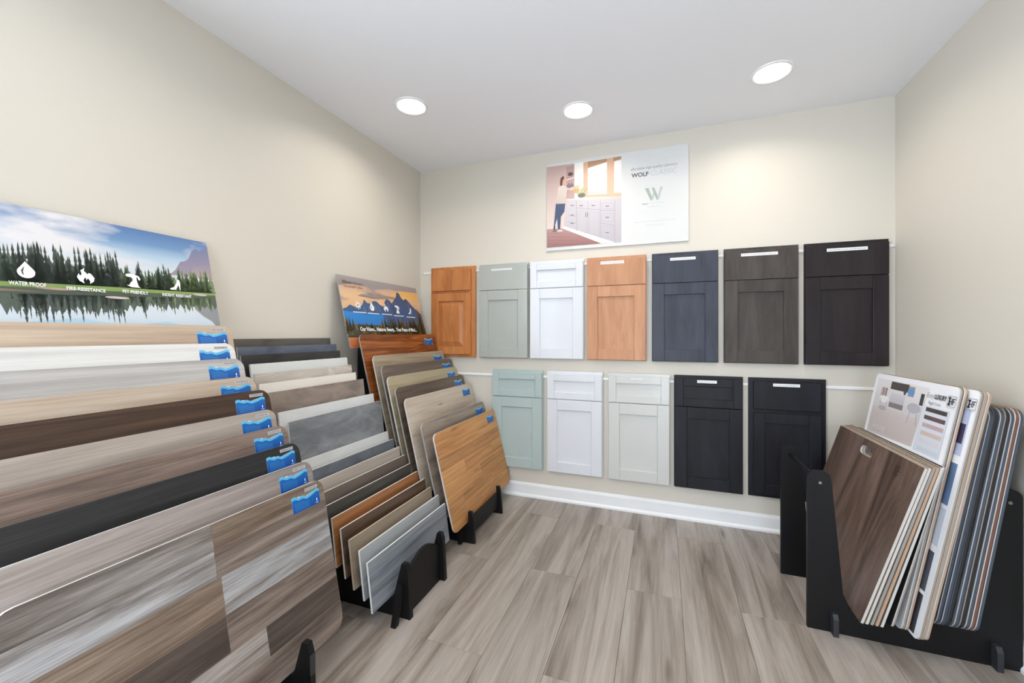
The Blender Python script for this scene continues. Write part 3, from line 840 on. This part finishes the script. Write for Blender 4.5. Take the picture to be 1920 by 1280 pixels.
wbox('cross_panel', .845, .857, -.765, -.355, .045, .15, BLACK, rc)
wbox('cross_bar', .30, .33, -.765, -.355, .05, .13, BLACK, rc)
wbox('cross_bar', .04, .06, -.765, -.355, .6, .7, BLACK, rc)
wbox('foot', .79, .812, -.822, -.785, 0, .085, BLACK, rc)
wbox('foot', .79, .812, -.335, -.298, 0, .085, BLACK, rc)
POST_T = [-1.432, -1.135]
rt = rack('black stepped floor rack holding the ceramic tiles', POST_T, bot_T, .886, .235, None, th=.024)
arch = [(-1.432, 0), (-1.159, 0)] + [(-1.159 - .273 * i / 12, .175 + .058 * math.sin(math.pi * (i / 12))) for i in range(13)]
M = frame((.862, 0, 0), (0, 1, 0), (0, 0, 1))
MB().prism(arch, -.008, .008).obj('cross_panel', BLACK, rt, M)
wbox('cross_bar', .30, .33, -1.432, -1.159, .05, .13, BLACK, rt)
wbox('cross_bar', .04, .06, -1.432, -1.159, .6, .7, BLACK, rt)
st = MB(); st.prism([(-1.522, 0), (-1.500, 0), (-1.4565, .145), (-1.4565, .155), (-1.474, .155)], -.012, .012)
st.obj('slanted_foot', BLACK, rt, frame((.858, 0, 0), (0, 1, 0), (0, 0, 1)))
st2 = MB(); st2.prism([(-1.1345, .155), (-1.1345, .145), (-1.086, 0), (-1.064, 0), (-1.117, .155)], -.012, .012)
st2.obj('slanted_foot', BLACK, rt, frame((.838, 0, 0), (0, 1, 0), (0, 0, 1)))

# ------------------------------------------------------------------ scenery header boards
def picture_board(name, yL, z_top, w, h, face, label):
    o, org = left_board(name, yL + w, .03, z_top, w, h, 14, face, CORE_G, 0, .006, label, 'header board', 'scenery header boards on the racks')
    return o
INK_W = mat('ink_white', (240, 242, 242), .4)
def sky_mat(name, stops, cloud, cloud_lo, cloud_hi, h):
    m = bpy.data.materials.new(name); m.use_nodes = True
    nt = m.node_tree; N = nt.nodes; L = nt.links; b = N['Principled BSDF']
    tc = N.new('ShaderNodeTexCoord'); sp = N.new('ShaderNodeSeparateXYZ'); L.new(tc.outputs['Object'], sp.inputs[0])
    dv = N.new('ShaderNodeMath'); dv.operation = 'DIVIDE'; dv.inputs[1].default_value = h; L.new(sp.outputs['Y'], dv.inputs[0])
    r = ramp(nt, [(p, lin(c)) for p, c in stops]); L.new(dv.outputs[0], r.inputs['Fac'])
    mp = N.new('ShaderNodeMapping'); mp.inputs['Scale'].default_value = (3.2, 9, 1); mp.inputs['Rotation'].default_value = (0, 0, -.12)
    L.new(tc.outputs['Object'], mp.inputs['Vector'])
    nz = N.new('ShaderNodeTexNoise'); nz.inputs['Scale'].default_value = 1.0; nz.inputs['Detail'].default_value = 6
    L.new(mp.outputs['Vector'], nz.inputs['Vector'])
    rc_ = ramp(nt, [(cloud_lo, (0, 0, 0, 1)), (cloud_hi, (1, 1, 1, 1))]); L.new(nz.outputs['Fac'], rc_.inputs['Fac'])
    mx = N.new('ShaderNodeMix'); mx.data_type = 'RGBA'; L.new(rc_.outputs['Color'], mx.inputs[0]); L.new(r.outputs['Color'], mx.inputs[6])
    mx.inputs[7].default_value = lin(cloud); L.new(mx.outputs[2], b.inputs['Base Color']); b.inputs['Roughness'].default_value = .4
    return m

def conifer(p, x, base, height, width, col, flip=False, n=5):
    s = -1 if flip else 1
    left, right = [], []
    for k in range(n):
        f0 = k / n; f1 = (k + .85) / n
        wa = width * (1 - f0) * R.uniform(.75, 1.15); wb = width * (1 - f1) * .45
        right += [(x + wa, base + s * height * f0), (x + wb, base + s * height * f1)]
        left += [(x - wa * R.uniform(.8, 1.1), base + s * height * f0), (x - wb, base + s * height * f1)]
    pts = right + [(x, base + s * height)] + left[::-1]
    p.add(pts, col, tuple(min(255, c + 8) for c in col)); p.same()

def icons(p, kind, x, y, s, col=(240, 242, 242), dark=(60, 74, 66)):
    """simple pictograms about s high, centred at x, y"""
    q = lambda L: [(x + a * s, y + b * s) for a, b in L]
    if kind == 'drop':
        P = [(0, .5)] + [(.36 * math.sin(t) , -.14 - .36 * math.cos(t)) for t in [math.radians(a) for a in range(110, -111, -20)]]
        p.add(q(P), col)
        p.add(q([(-.05, .22), (-.20, -.05), (-.17, -.26), (-.10, -.34), (-.12, -.12)]), dark)
    elif kind == 'flame':
        p.add(q([(-.08, -.5), (-.3, -.36), (-.4, -.12), (-.3, .12), (-.24, -.02), (-.16, .1), (-.2, .32), (0, .5), (-.04, .3), (.12, .1), (.16, .2), (.28, .16), (.42, -.1), (.36, -.34), (.16, -.5), (.2, -.34), (.1, -.14), (.04, -.28), (-.02, -.1), (-.12, -.3)]), col)
    elif kind == 'dog':
        p.add(q([(-.44, .34), (-.38, .46), (-.2, .5), (.1, .46), (.34, .36), (.42, .16), (.36, .04), (.28, .1), (.26, .24), (.2, .3), (.18, .08), (.2, -.1), (.26, -.42), (.36, -.5), (-.2, -.5), (-.44, -.36), (-.3, -.36), (-.2, -.16), (-.06, 0), (-.06, .12), (-.12, .24), (-.36, .26)]), col)
    elif kind == 'shoe':
        p.add(q([(-.44, -.44), (-.4, -.36), (-.12, -.24), (.1, .12), (.22, .5), (.38, .44), (.42, .2), (.36, -.5), (.32, -.5), (.26, -.02), (.12, -.26), (.02, -.46), (-.36, -.5)]), col)
    elif kind == 'gear':
        p.disc(x, y, s * .28, s * .28, col)
        for k in range(8):
            a = k * math.pi / 4; p.disc(x + s * .40 * math.cos(a), y + s * .40 * math.sin(a), s * .075, s * .075, col, 6); p.same()
        p.disc(x, y, s * .10, s * .10, dark)

def lake_board():
    w, h = .825, .47
    face = sky_mat('lake_sky', [(0, (186, 206, 220)), (.45, (190, 206, 218)), (.66, (202, 208, 214)), (.78, (166, 190, 208)), (.88, (104, 140, 180)), (1, (80, 114, 164))], (214, 212, 214), .44, .60, h)
    o = picture_board('scenery_board', -1.735 - w, 1.637, w, h, face, 'wide lake and forest picture board standing above the nearest rack of boards')
    p = Print(.0003, .00002)
    X = lambda u: w + u                       # u measured from the right edge
    shore = lambda x: .198 + .034 * x / w
    # reflection of the sky
    p.add([(0, 0), (w, 0), (w, shore(w)), (0, shore(0))], (176, 200, 216), (214, 214, 218))
    p.add([(0, .0), (w, 0), (w, .05), (w - .2, .105), (w - .32, .085), (w - .45, .11), (w - .6, .09), (0, .12)], (150, 190, 214), (170, 200, 218))
    # mountain and its reflection
    p.add([(X(-.165), .30), (X(-.14), .325), (X(-.118), .362), (X(-.10), .368), (X(-.085), .38), (X(-.066), .42), (X(-.05), .432), (X(-.034), .424), (X(0), .452), (w, .30)], (150, 136, 148), (104, 114, 150))
    p.add([(X(-.07), .345), (X(-.03), .36), (w, .365), (w, .30), (X(-.10), .30)], (168, 146, 146), (136, 130, 150))
    p.add([(X(-.10), shore(w)), (w, shore(w)), (w, .06), (X(-.03), .11), (X(-.06), .13), (X(-.09), .16)], (136, 138, 142))
    # forest
    def mass(flip):
        s_ = -1 if flip else 1; pts = [(0, shore(0)), (w, shore(w))]
        for k in range(80, -1, -1):
            x = w * k / 80; pts.append((x, shore(x) + s_ * (.045 + (.022 if k % 2 else 0) + R.uniform(-.008, .012) + (.02 if k < 50 else 0))))
        return pts
    p.add(mass(False), (58, 72, 56)); p.add(mass(True), (72, 84, 74))
    for k in range(260):
        x = R.uniform(0, w); f = x / w
        if f > .80: hh = R.uniform(.06, .105); c = R.choice([(84, 104, 66), (96, 116, 74), (70, 92, 62), (108, 126, 84)])
        elif f > .6: hh = R.uniform(.05, .12); c = R.choice([(62, 78, 58), (76, 92, 66), (50, 64, 54)])
        else: hh = R.uniform(.06, .15); c = R.choice([(42, 54, 48), (52, 66, 56), (60, 74, 62), (48, 58, 54)])
        conifer(p, x, shore(x) + .006, hh, R.uniform(.012, .02), c)
        if R.random() < .75:
            cc = tuple(int(v * .95 + 8) for v in c)
            conifer(p, x, shore(x) - .004, hh * R.uniform(.6, .95), R.uniform(.009, .016), cc, True)
    p.z += .00004
    p.add([(0, shore(0) - .03), (w, shore(w) - .018), (w, shore(w)), (0, shore(0))], (64, 74, 62), (70, 82, 64))
    p.add([(0, shore(0) - .004), (w * .5, shore(w / 2) - .006), (w, shore(w) - .004), (w, shore(w) + .004), (w * .6, shore(w * .6) + .010), (w * .3, shore(w * .3) + .010), (0, shore(0) + .008)], (112, 138, 66), (128, 150, 84))
    p.add([(0, .176), (.20, .186), (.30, .192), (.12, .196), (0, .192)], (120, 100, 84))
    p.disc(X(-.343), .189, .035, .0045, (196, 178, 172)); p.disc(X(-.062), .226, .028, .005, (176, 178, 160)); p.disc(X(-.50), .205, .045, .004, (168, 140, 128))
    p.obj('picture_print', o)
    for kd, xx, yy, ss in (('drop', -.56, .258, .054), ('flame', -.423, .258, .055), ('dog', -.289, .258, .052), ('shoe', -.153, .259, .046)):
        q = Print(.0040); icons(q, kd, X(xx), yy, ss); q.obj('pictogram', o)
    for s, a, b, yy, hh in (('WATER PROOF', -.599, -.520, .207, .013), ('FIRE-RESISTANCE', -.474, -.375, .204, .012), ('PET-FRIENDLY', -.327, -.249, .208, .012), ('INDENT RESISTANT', -.203, -.099, .208, .012)):
        lettering('lettering', s, X(a), yy, b - a, INK_W, o, .0042, .02, height=hh)
lake_board()

def mountain_board():
    w, h = .86, .47
    face = sky_mat('dusk_sky', [(0, (90, 80, 60)), (.55, (222, 178, 140)), (.72, (226, 186, 142)), (.86, (206, 172, 148)), (1, (160, 146, 142))], (142, 130, 130), .52, .66, h)
    o = picture_board('scenery_board', -.975, 1.606, w, h, face, 'mountain sunset picture board leaning in the corner above the corner rack')
    p = Print(.0003, .00002)
    p.add([(0, .40), (.16, .43), (.34, .405), (.50, .428), (.70, .415), (w, .43), (w, .47), (0, .47)], (150, 138, 138), (156, 148, 148))
    p.add([(.45, .36), (w, .36), (w, .43), (.62, .425)], (232, 188, 116), (226, 176, 104))
    p.add([(.15, .345), (.30, .335), (.46, .348), (.60, .35), (.58, .368), (.42, .372), (.32, .352), (.2, .362)], (138, 122, 120), (160, 138, 128))
    mt = [(0, .25), (.03, .258), (.067, .28), (.10, .268), (.15, .262), (.19, .296), (.205, .325), (.235, .300), (.27, .30), (.30, .322), (.335, .318), (.37, .292), (.40, .288), (.42, .325), (.45, .348), (.475, .34), (.50, .318), (.53, .345), (.56, .365), (.585, .412), (.61, .405), (.63, .37), (.66, .352), (.675, .37), (.70, .36), (.74, .325), (.79, .29), (w, .25)]
    p.add([(0, .15)] + [(w, .15)] + mt[::-1], (58, 96, 150), (64, 78, 104))
    p.add([(0, .150), (w * .5, .15), (.36, .232), (.18, .226), (0, .236)], (34, 120, 196), (42, 132, 206))
    for k in range(9):
        a = R.choice(mt[2:-3]); p.add([(a[0], a[1] - .008), (a[0] + .02, a[1] - .05), (a[0] + .008, a[1] - .09), (a[0] - .006, a[1] - .04)], (86, 106, 140)); p.same()
    p.rect(0, .068, w, .150, (58, 58, 40), (80, 72, 48))
    for k in range(130):
        x = R.uniform(0, w); f = x / w
        base = R.uniform(.07, .13)
        topv = .20 if f < .1 else (.165 if f < .38 else R.uniform(.18, .24))
        if f > .92: topv = .30
        c = R.choice([(54, 58, 42), (70, 70, 46), (92, 80, 48), (44, 52, 40), (110, 88, 50)])
        conifer(p, x, base, max(.03, topv - base) * R.uniform(.7, 1.05), R.uniform(.014, .024), c)
    p.z += .00004
    p.rect(0, .05, w, .075, (50, 56, 38)); p.rect(0, 0, w, .066, (176, 96, 58), (196, 118, 78))
    for k in range(14): p.line((R.uniform(0, .8), R.uniform(.004, .06)), (R.uniform(0, .8), R.uniform(.004, .06)), .0012, (128, 62, 36))
    p.obj('picture_print', o)
    for kd, x, y in (('gear', .134, .280), ('drop', .267, .278), ('flame', .414, .279), ('dog', .548, .274), ('shoe', .700, .270)):
        q = Print(.0040); icons(q, kd, x, y, .062 if kd != 'shoe' else .05, dark=(60, 90, 140))
        a = x - .055
        while a < x + .055:
            l = R.uniform(.006, .014); q.rect(a, y - .052, a + l, y - .045, (226, 232, 238)); q.same(); a += l + .002
        q.obj('pictogram', o)
    lettering('lettering', 'Our Vision... Natures Beauty... Your Peace of Mind...', .112, .108, .625, INK_W, o, .0042, .025, height=.036)
    s = Print(.0042)
    for (xa, xb, yy, hh, cc) in ((.036, .115, .418, .024, (50, 46, 50)), (.130, .22, .416, .022, (92, 86, 92)), (.04, .15, .394, .014, (150, 70, 56)), (.165, .215, .394, .014, (150, 70, 56))):
        a = xa
        while a < xb:
            s.line((a, yy), (a + .004 * R.uniform(-1, 1.5), yy + hh * R.uniform(.55, 1)), .0028, cc); s.same()
            s.line((a, yy + hh * R.uniform(0, .9)), (a + .009, yy + hh * R.uniform(0, .9)), .0022, cc); s.same()
            a += .0105
    s.obj('script_lines', o)
mountain_board()

# ------------------------------------------------------------------ black floor rack by the short wall
def u_rack():
    t = empty('sample_rack', Matrix.Translation((2.82, -.7, 0)))
    tag(t, 'black floor rack with tall rounded uprights full of leaning boards', 'display rack')
    I = Matrix.Translation((-2.82, .7, 0))
    def arc(cx, cz, r, a0, a1, n=6): return [(cx + r * math.cos(math.radians(a0 + (a1 - a0) * i / n)), cz + r * math.sin(math.radians(a0 + (a1 - a0) * i / n))) for i in range(n + 1)]
    x0, x1, top = 2.492, 3.152, .662
    P = [(x0, 0), (x1, 0)] + arc(x1 - .028, top - .028, .028, 0, 90) + arc(x1 - .075 + .028, top - .028, .028, 90, 180)
    P += [(x1 - .085, .60), (x1 - .108, .20), (x1 - .125, .117)]
    P += [(2.853, .117), (2.853, .085), (2.765, .085), (2.760, .109), (2.640, .109), (2.615, .165), (x0 + .086, .60)]
    P += arc(x0 + .083 - .030, top - .030, .030, 0, 90) + arc(x0 + .030, top - .030, .030, 90, 180)
    M = frame((0, 0, 0), (1, 0, 0), (0, 0, 1))
    for y in (-.905, -.495):
        MB().prism(P, -y - .018, -y).obj('end_panel', BLACK, t, I @ M)
    for x in (2.536, 3.118):
        mb = MB(); n = 12
        mb.prism([(.011 * math.cos(2 * math.pi * i / n), .011 * math.sin(2 * math.pi * i / n)) for i in range(n)], 0, .392)
        mb.obj('dowel', BLACK, t, I @ frame((x, -.495, .614), (1, 0, 0), (0, 0, 1)))
        for y in (-.9055, -.4765):
            mb = MB(); mb.prism([(.006 * math.cos(2 * math.pi * i / n), .006 * math.sin(2 * math.pi * i / n)) for i in range(n)], 0, .0012)
            mb.obj('bolt', STEEL, t, I @ frame((x, y, .614), (1, 0, 0), (0, 0, 1)))
    for x in (2.582, 3.075):
        for y, s in ((-.905, -1), (-.477, 1)):
            ya, yb = (y - .030, y) if s < 0 else (y, y + .030)
            mb = MB(); Q = [(ya, 0), (yb, 0), (yb, .088), (ya + (.010 if s < 0 else 0), .088), (ya, .070)] if s < 0 else [(ya, 0), (yb, 0), (yb, .070), (yb - .010, .088), (ya, .088)]
            mb.prism(Q, -.009, .009)
            mb.obj('foot', BLACK_EDGE, t, I @ frame((x, 0, 0), (0, 1, 0), (0, 0, 1)))
    for x in (2.60, 3.04): o = bbox('stretcher', x, x + .02, -.887, -.513, .02, .07, BLACK, t, .001, I)
u_rack()

gR = 'boards leaning in the black floor rack'
def right_board(xb, zb, xt, zt, ynear, w, face, edge, r, th, label, two=None, name='sample_board', hole=None, ratio=.4):
    L_ = math.hypot(xt - xb, zt - zb)
    M = frame((xb, ynear + w, zb), (0, -1, 0), (xt - xb, 0, zt - zb))
    mb = MB()
    if two:
        mb.prism(rrect(w, L_, r), -th * ratio, 0, 0, 1); mb.prism(rrect(w, L_, r), -th, -th * ratio, 2, 2)
        o = mb.obj(name, [face, edge, two], None, M)
    elif hole:
        hx, hy, hw, hh = hole          # board with a rounded grip slot
        n = 16; slot = rrect(hw, hh, hh / 2 - .0005, 4, hx - hw / 2, hy - hh / 2)
        out = rrect(w, L_, r, 4)
        bm = bmesh.new()
        def ring(P, z): return [bm.verts.new((p[0], p[1], z)) for p in P]
        of, ob, sf, sb = ring(out, 0), ring(out, -th), ring(slot, 0), ring(slot, -th)
        for A, B, rev in ((of, sf, False), (ob, sb, True)):
            es = [bm.edges.new((v[i], v[(i + 1) % len(v)])) for v in (A, B) for i in range(len(v))]
            res = bmesh.ops.triangle_fill(bm, use_beauty=True, edges=es)
            for f in res['geom']:
                if isinstance(f, bmesh.types.BMFace): f.material_index = 0 if not rev else 1
        for A, B in ((of, ob), (sb, sf)):
            for i in range(len(A)):
                j = (i + 1) % len(A)
                f = bm.faces.new((A[i], B[i], B[j], A[j])); f.material_index = 1
        bmesh.ops.recalc_face_normals(bm, faces=bm.faces[:])
        me = bpy.data.meshes.new(name); bm.to_mesh(me); bm.free()
        me.materials.append(face); me.materials.append(edge)
        o = link(name, me, None, M)
    else:
        mb.prism(rrect(w, L_, r), -th, 0, 0, 1)
        o = mb.obj(name, [face, edge], None, M)
    tag(o, label, 'flooring sample', gR)
    return o, L_

R_DARK = wood('r_dark_walnut', [(44, 34, 30), (78, 62, 54), (106, 87, 77), (124, 104, 94)], vert=True, stretch=(1.6, 9), fine=(6, 190), fine_amt=.28, jitter=0, rough=.38, distort=1.8, lo=.28, hi=.68)
R_GREY = wood('r_coarse_grey', [(92, 94, 98), (124, 126, 130), (150, 152, 156)], vert=True, stretch=(2, 16), fine=(6, 200), fine_amt=.25, jitter=0)
R_BLACK = mat('r_black_face', (34, 35, 38), .45)
R_BLUE = mat('r_blue_grey_face', (74, 84, 98), .45)
R_TAUPE = wood('r_taupe', [(120, 110, 100), (146, 136, 126)], vert=True, jitter=0)
R_TAN = wood('r_tan', [(164, 140, 116), (190, 166, 142)], vert=True, jitter=0)
E_W = mat('edge_white', (192, 189, 184), .55); E_TAN = mat('edge_tan', (172, 144, 120), .6); E_GR = mat('edge_greyish', (146, 140, 135), .55)
E_BL = mat('edge_blue_grey', (66, 74, 86), .5); E_BK = mat('edge_black', (30, 31, 35), .5); E_BR = mat('edge_red_brown', (108, 74, 62), .55); E_PALE = mat('edge_pale_blue', (168, 174, 182), .5)

wR = .765
o, Lr = right_board(2.641, .111, 2.835, .735, -.99, wR, R_DARK, E_W, .004, .009, 'dark walnut board with a grip slot at the front of the black floor rack', hole=(.345, .60, .12, .040))
# branding marks near the edge
s = Print(.0006)
for k in range(3): s.line((wR - .172, .575 + k * .016), (wR - .128, .577 + k * .016), .003, (40, 32, 28))
for k in range(2): s.line((wR - .162 + k * .018, .566), (wR - .160 + k * .018, .618), .003, (40, 32, 28))
s.obj('burnt_mark', o)
for k, (nm, fm, ed) in enumerate((('pale-edged thin', R_TAN, E_W), ('grey-edged thin', R_TAUPE, E_GR), ('tan-edged thin', R_TAN, E_TAN), ('white-edged thin', R_TAUPE, E_W))):
    i = k + 1
    right_board(2.641 + i * .0155, .111, 2.835 + i * .0115, .737 + .002 * k, -.99, wR, fm, ed, .004, .0085,
                ['thin pale-edged board directly behind the dark walnut board', 'thin grey-edged board, third in the black floor rack', 'thin tan-edged board, fourth in the black floor rack', 'thin white-edged board, fifth in the black floor rack'][k], hole=(.345, .60, .12, .040))
right_board(2.741, .111, 2.896, .742, -.975, .70, R_BLACK, E_W, .010, .008, 'black-faced board with white edge just in front of the printed swatch boards', two=E_GR)

PAPER = mat('print_board', (234, 236, 240), .35)
def swatch_board(xb, zb, xt, zt, label, full, yn):
    w = .625
    o, L_ = right_board(xb, zb, xt, zt, yn, w, PAPER, E_W, .022, .010, label, two=E_GR, name='swatch_board')
    X = lambda u: w + u + -.012
    p = Print(.0004)
    if full:
        # room photograph
        p.add([(X(-.585), .665), (X(-.195), .68), (X(-.165), .940), (X(-.585), .940)], (196, 186, 182), (214, 206, 204))
        p.add([(X(-.585), .80), (X(-.20), .80), (X(-.165), .940), (X(-.585), .940)], (206, 202, 204), (222, 220, 222))
        p.rect(X(-.456), .90, X(-.307), .936, (70, 60, 58)); p.rect(X(-.21), .86, X(-.185), .91, (66, 60, 62)); p.rect(X(-.305), .885, X(-.26), .93, (150, 150, 156))
        p.disc(X(-.285), .905, .028, .014, (96, 146, 200)); p.disc(X(-.33), .905, .012, .02, (60, 62, 74))
        p.rect(X(-.44), .835, X(-.32), .885, (186, 182, 190), (206, 204, 210)); p.rect(X(-.44), .815, X(-.32), .838, (132, 122, 126))
        p.disc(X(-.24), .84, .05, .022, (180, 178, 188)); p.line((X(-.26), .82), (X(-.27), .77), .003, (130, 124, 128)); p.line((X(-.21), .82), (X(-.20), .77), .003, (130, 124, 128))
        p.disc(X(-.49), .845, .042, .018, (232, 230, 230)); p.line((X(-.52), .845), (X(-.515), .80), .003, (150, 146, 150)); p.line((X(-.46), .845), (X(-.465), .80), .003, (150, 146, 150)); p.disc(X(-.49), .80, .035, .012, (176, 170, 172))
        for k in range(4): p.rect(X(-.53) + k * .014, .86, X(-.521) + k * .014, .90, (90, 88, 96) if k % 2 else (176, 132, 118))
        for k in range(8): p.line((X(-.58), .68 + k * .014), (X(-.2), .70 + k * .011), .001, (182, 172, 166))
        p.rect(X(-.181), .675, X(-.012), .868, (206, 212, 222), (214, 218, 226))
        for k, c in enumerate(((72, 62, 62), (92, 80, 80), (190, 168, 170), (204, 186, 178), (210, 208, 212), (196, 204, 214), (206, 212, 220))):
            p.rect(X(-.155), .845 - k * .0325, X(-.022), .862 - k * .0325, c)
            if k == 1: p.rect(X(-.11), .845 - k * .0325, X(-.04), .862 - k * .0325, (110, 84, 86))
        p.rect(X(-.60), .60, X(-.445), .652, (156, 134, 112), (168, 146, 122)); p.rect(X(-.215), .56, X(-.02), .655, (78, 72, 66), (86, 80, 74))
        p.rect(X(-.39), .60, X(-.31), .656, (70, 66, 68)); p.rect(X(-.31), .60, X(-.225), .656, (200, 198, 204))
        for k in range(5): p.disc(X(-.37) + k * .012, .635 + (k % 2) * .006, .004, .004, (200, 90, 100), 6)
        p.line((X(-.27), .61), (X(-.265), .648), .003, (80, 82, 90)); p.line((X(-.28), .63), (X(-.255), .63), .003, (80, 82, 90))
    else:
        for a, b, c, d, col in ((-.60, .71, -.008, .885, (178, 188, 214)), (-.60, .52, -.008, .68, (92, 118, 152)), (-.60, .36, -.008, .505, (194, 202, 212)), (-.60, .18, -.012, .335, (74, 78, 86)), (-.60, .01, -.014, .165, (48, 52, 60))):
            p.rect(X(a), b, X(c), d, col)
        p.rect(X(-.30), .755, X(-.016), .83, (64, 58, 84))
        p.line((X(-.60), .342), (X(-.03), .342), .005, (236, 238, 242)); p.line((X(-.60), .171), (X(-.03), .171), .005, (236, 238, 242))
    # square logo, top corner
    lx, ly = X(-.036) - .002, .886
    for a, b in (((lx, ly), (lx + .046, ly)), ((lx, ly + .040), (lx + .046, ly + .040)), ((lx, ly), (lx, ly + .040)), ((lx + .046, ly), (lx + .046, ly + .040))): p.line(a, b, .0015, (60, 60, 66))
    ik = (34, 34, 38)
    p.rect(lx + .003, ly + .004, lx + .017, ly + .011, ik); p.rect(lx + .003, ly + .029, lx + .017, ly + .036, ik); p.rect(lx + .007, ly + .004, lx + .014, ly + .036, ik)
    p.line((lx + .013, ly + .019), (lx + .025, ly + .019), .0035, ik); p.line((lx + .0245, ly + .008), (lx + .0245, ly + .032), .004, ik)
    p.line((lx + .0315, ly + .008), (lx + .0315, ly + .032), .004, ik); p.line((lx + .030, ly + .0305), (lx + .043, ly + .0305), .0035, ik); p.line((lx + .030, ly + .020), (lx + .040, ly + .020), .0035, ik)
    p.line((lx - .002, ly - .006), (lx + .046, ly - .006), .001, (120, 120, 126))
    p.obj('picture_print', o)
    ink = mat('ink_black', (38, 38, 42), .4)
    if full:
        lettering('lettering', 'Easy', X(-.167), .902, .048, mat('ink_mid', (140, 142, 146), .5), o, .0026, -.01, height=.028, shear=.3)
        lettering('lettering', 'LUXURY', X(-.117), .902, .073, ink, o, .0026, .03, height=.020)
        lettering('lettering', 'Rigid Core', X(-.147), .876, .075, mat('ink_mid', (140, 142, 146), .5), o, .0026, 0, height=.018)
        lettering('lettering', 'RIDGE', X(-.53), .690, .11, mat('ink_pale', (222, 220, 218), .5), o, .0026, .01, height=.024)
    return o
swatch_board(2.781, .088, 2.958, 1.035, 'white swatch board with a living room photo standing in the black floor rack', True, -.948)
right_board(2.794, .088, 2.971, 1.036, -.948, .625, R_TAN, E_W, .022, .010, 'white-edged tall board right behind the living room swatch board', two=E_TAN)
swatch_board(2.810, .088, 2.988, 1.030, 'white swatch board with blue and grey colour fields, half hidden in the black floor rack', False, -.995)
right_board(2.8225, .088, 3.001, 1.029, -.992, .64, R_TAN, E_TAN, .022, .010, 'tall tan-edged board behind the blue swatch board', two=E_GR)
right_board(2.835, .088, 3.014, 1.026, -.988, .64, R_TAN, E_W, .022, .010, 'tall board with tan back edge, last before the rounded black ones', two=E_TAN)
G = [(R_BLACK, E_GR, E_BK, 'rounded black board, first of the rounded boards in the black floor rack'),
     (R_BLACK, E_PALE, E_BL, 'rounded black board with pale rim, second of the rounded boards'),
     (R_BLUE, E_PALE, E_BL, 'rounded blue-grey board with blue edge in the black floor rack'),
     (R_BLUE, E_BL, E_BK, 'rounded dark blue board behind the blue-grey one'),
     (R_GREY, E_PALE, E_BL, 'rounded coarse grey grain board in the black floor rack'),
     (R_TAUPE, E_GR, E_BK, 'rounded taupe board with black edge in the black floor rack'),
     (R_TAUPE, E_PALE, E_BL, 'rounded taupe board with pale rim near the short wall'),
     (R_TAN, E_W, E_BR, 'rounded tan board with reddish edge near the short wall'),
     (R_BLUE, E_W, E_BL, 'rounded board with white and blue edge, closest to the short wall')]
GXB = [2.872, 2.886, 2.901, 2.915, 2.938, 2.953, 2.970, 2.984, 2.998]
GXT = [3.022, 3.034, 3.046, 3.058, 3.076, 3.089, 3.103, 3.115, 3.127]
for i, (fm, e1, e2, lb) in enumerate(G):
    right_board(GXB[i], .120, GXT[i], .962 + (.004 if i % 2 else 0), -.94, .60, fm, e1, .042, .0115, lb, two=e2, ratio=.26)
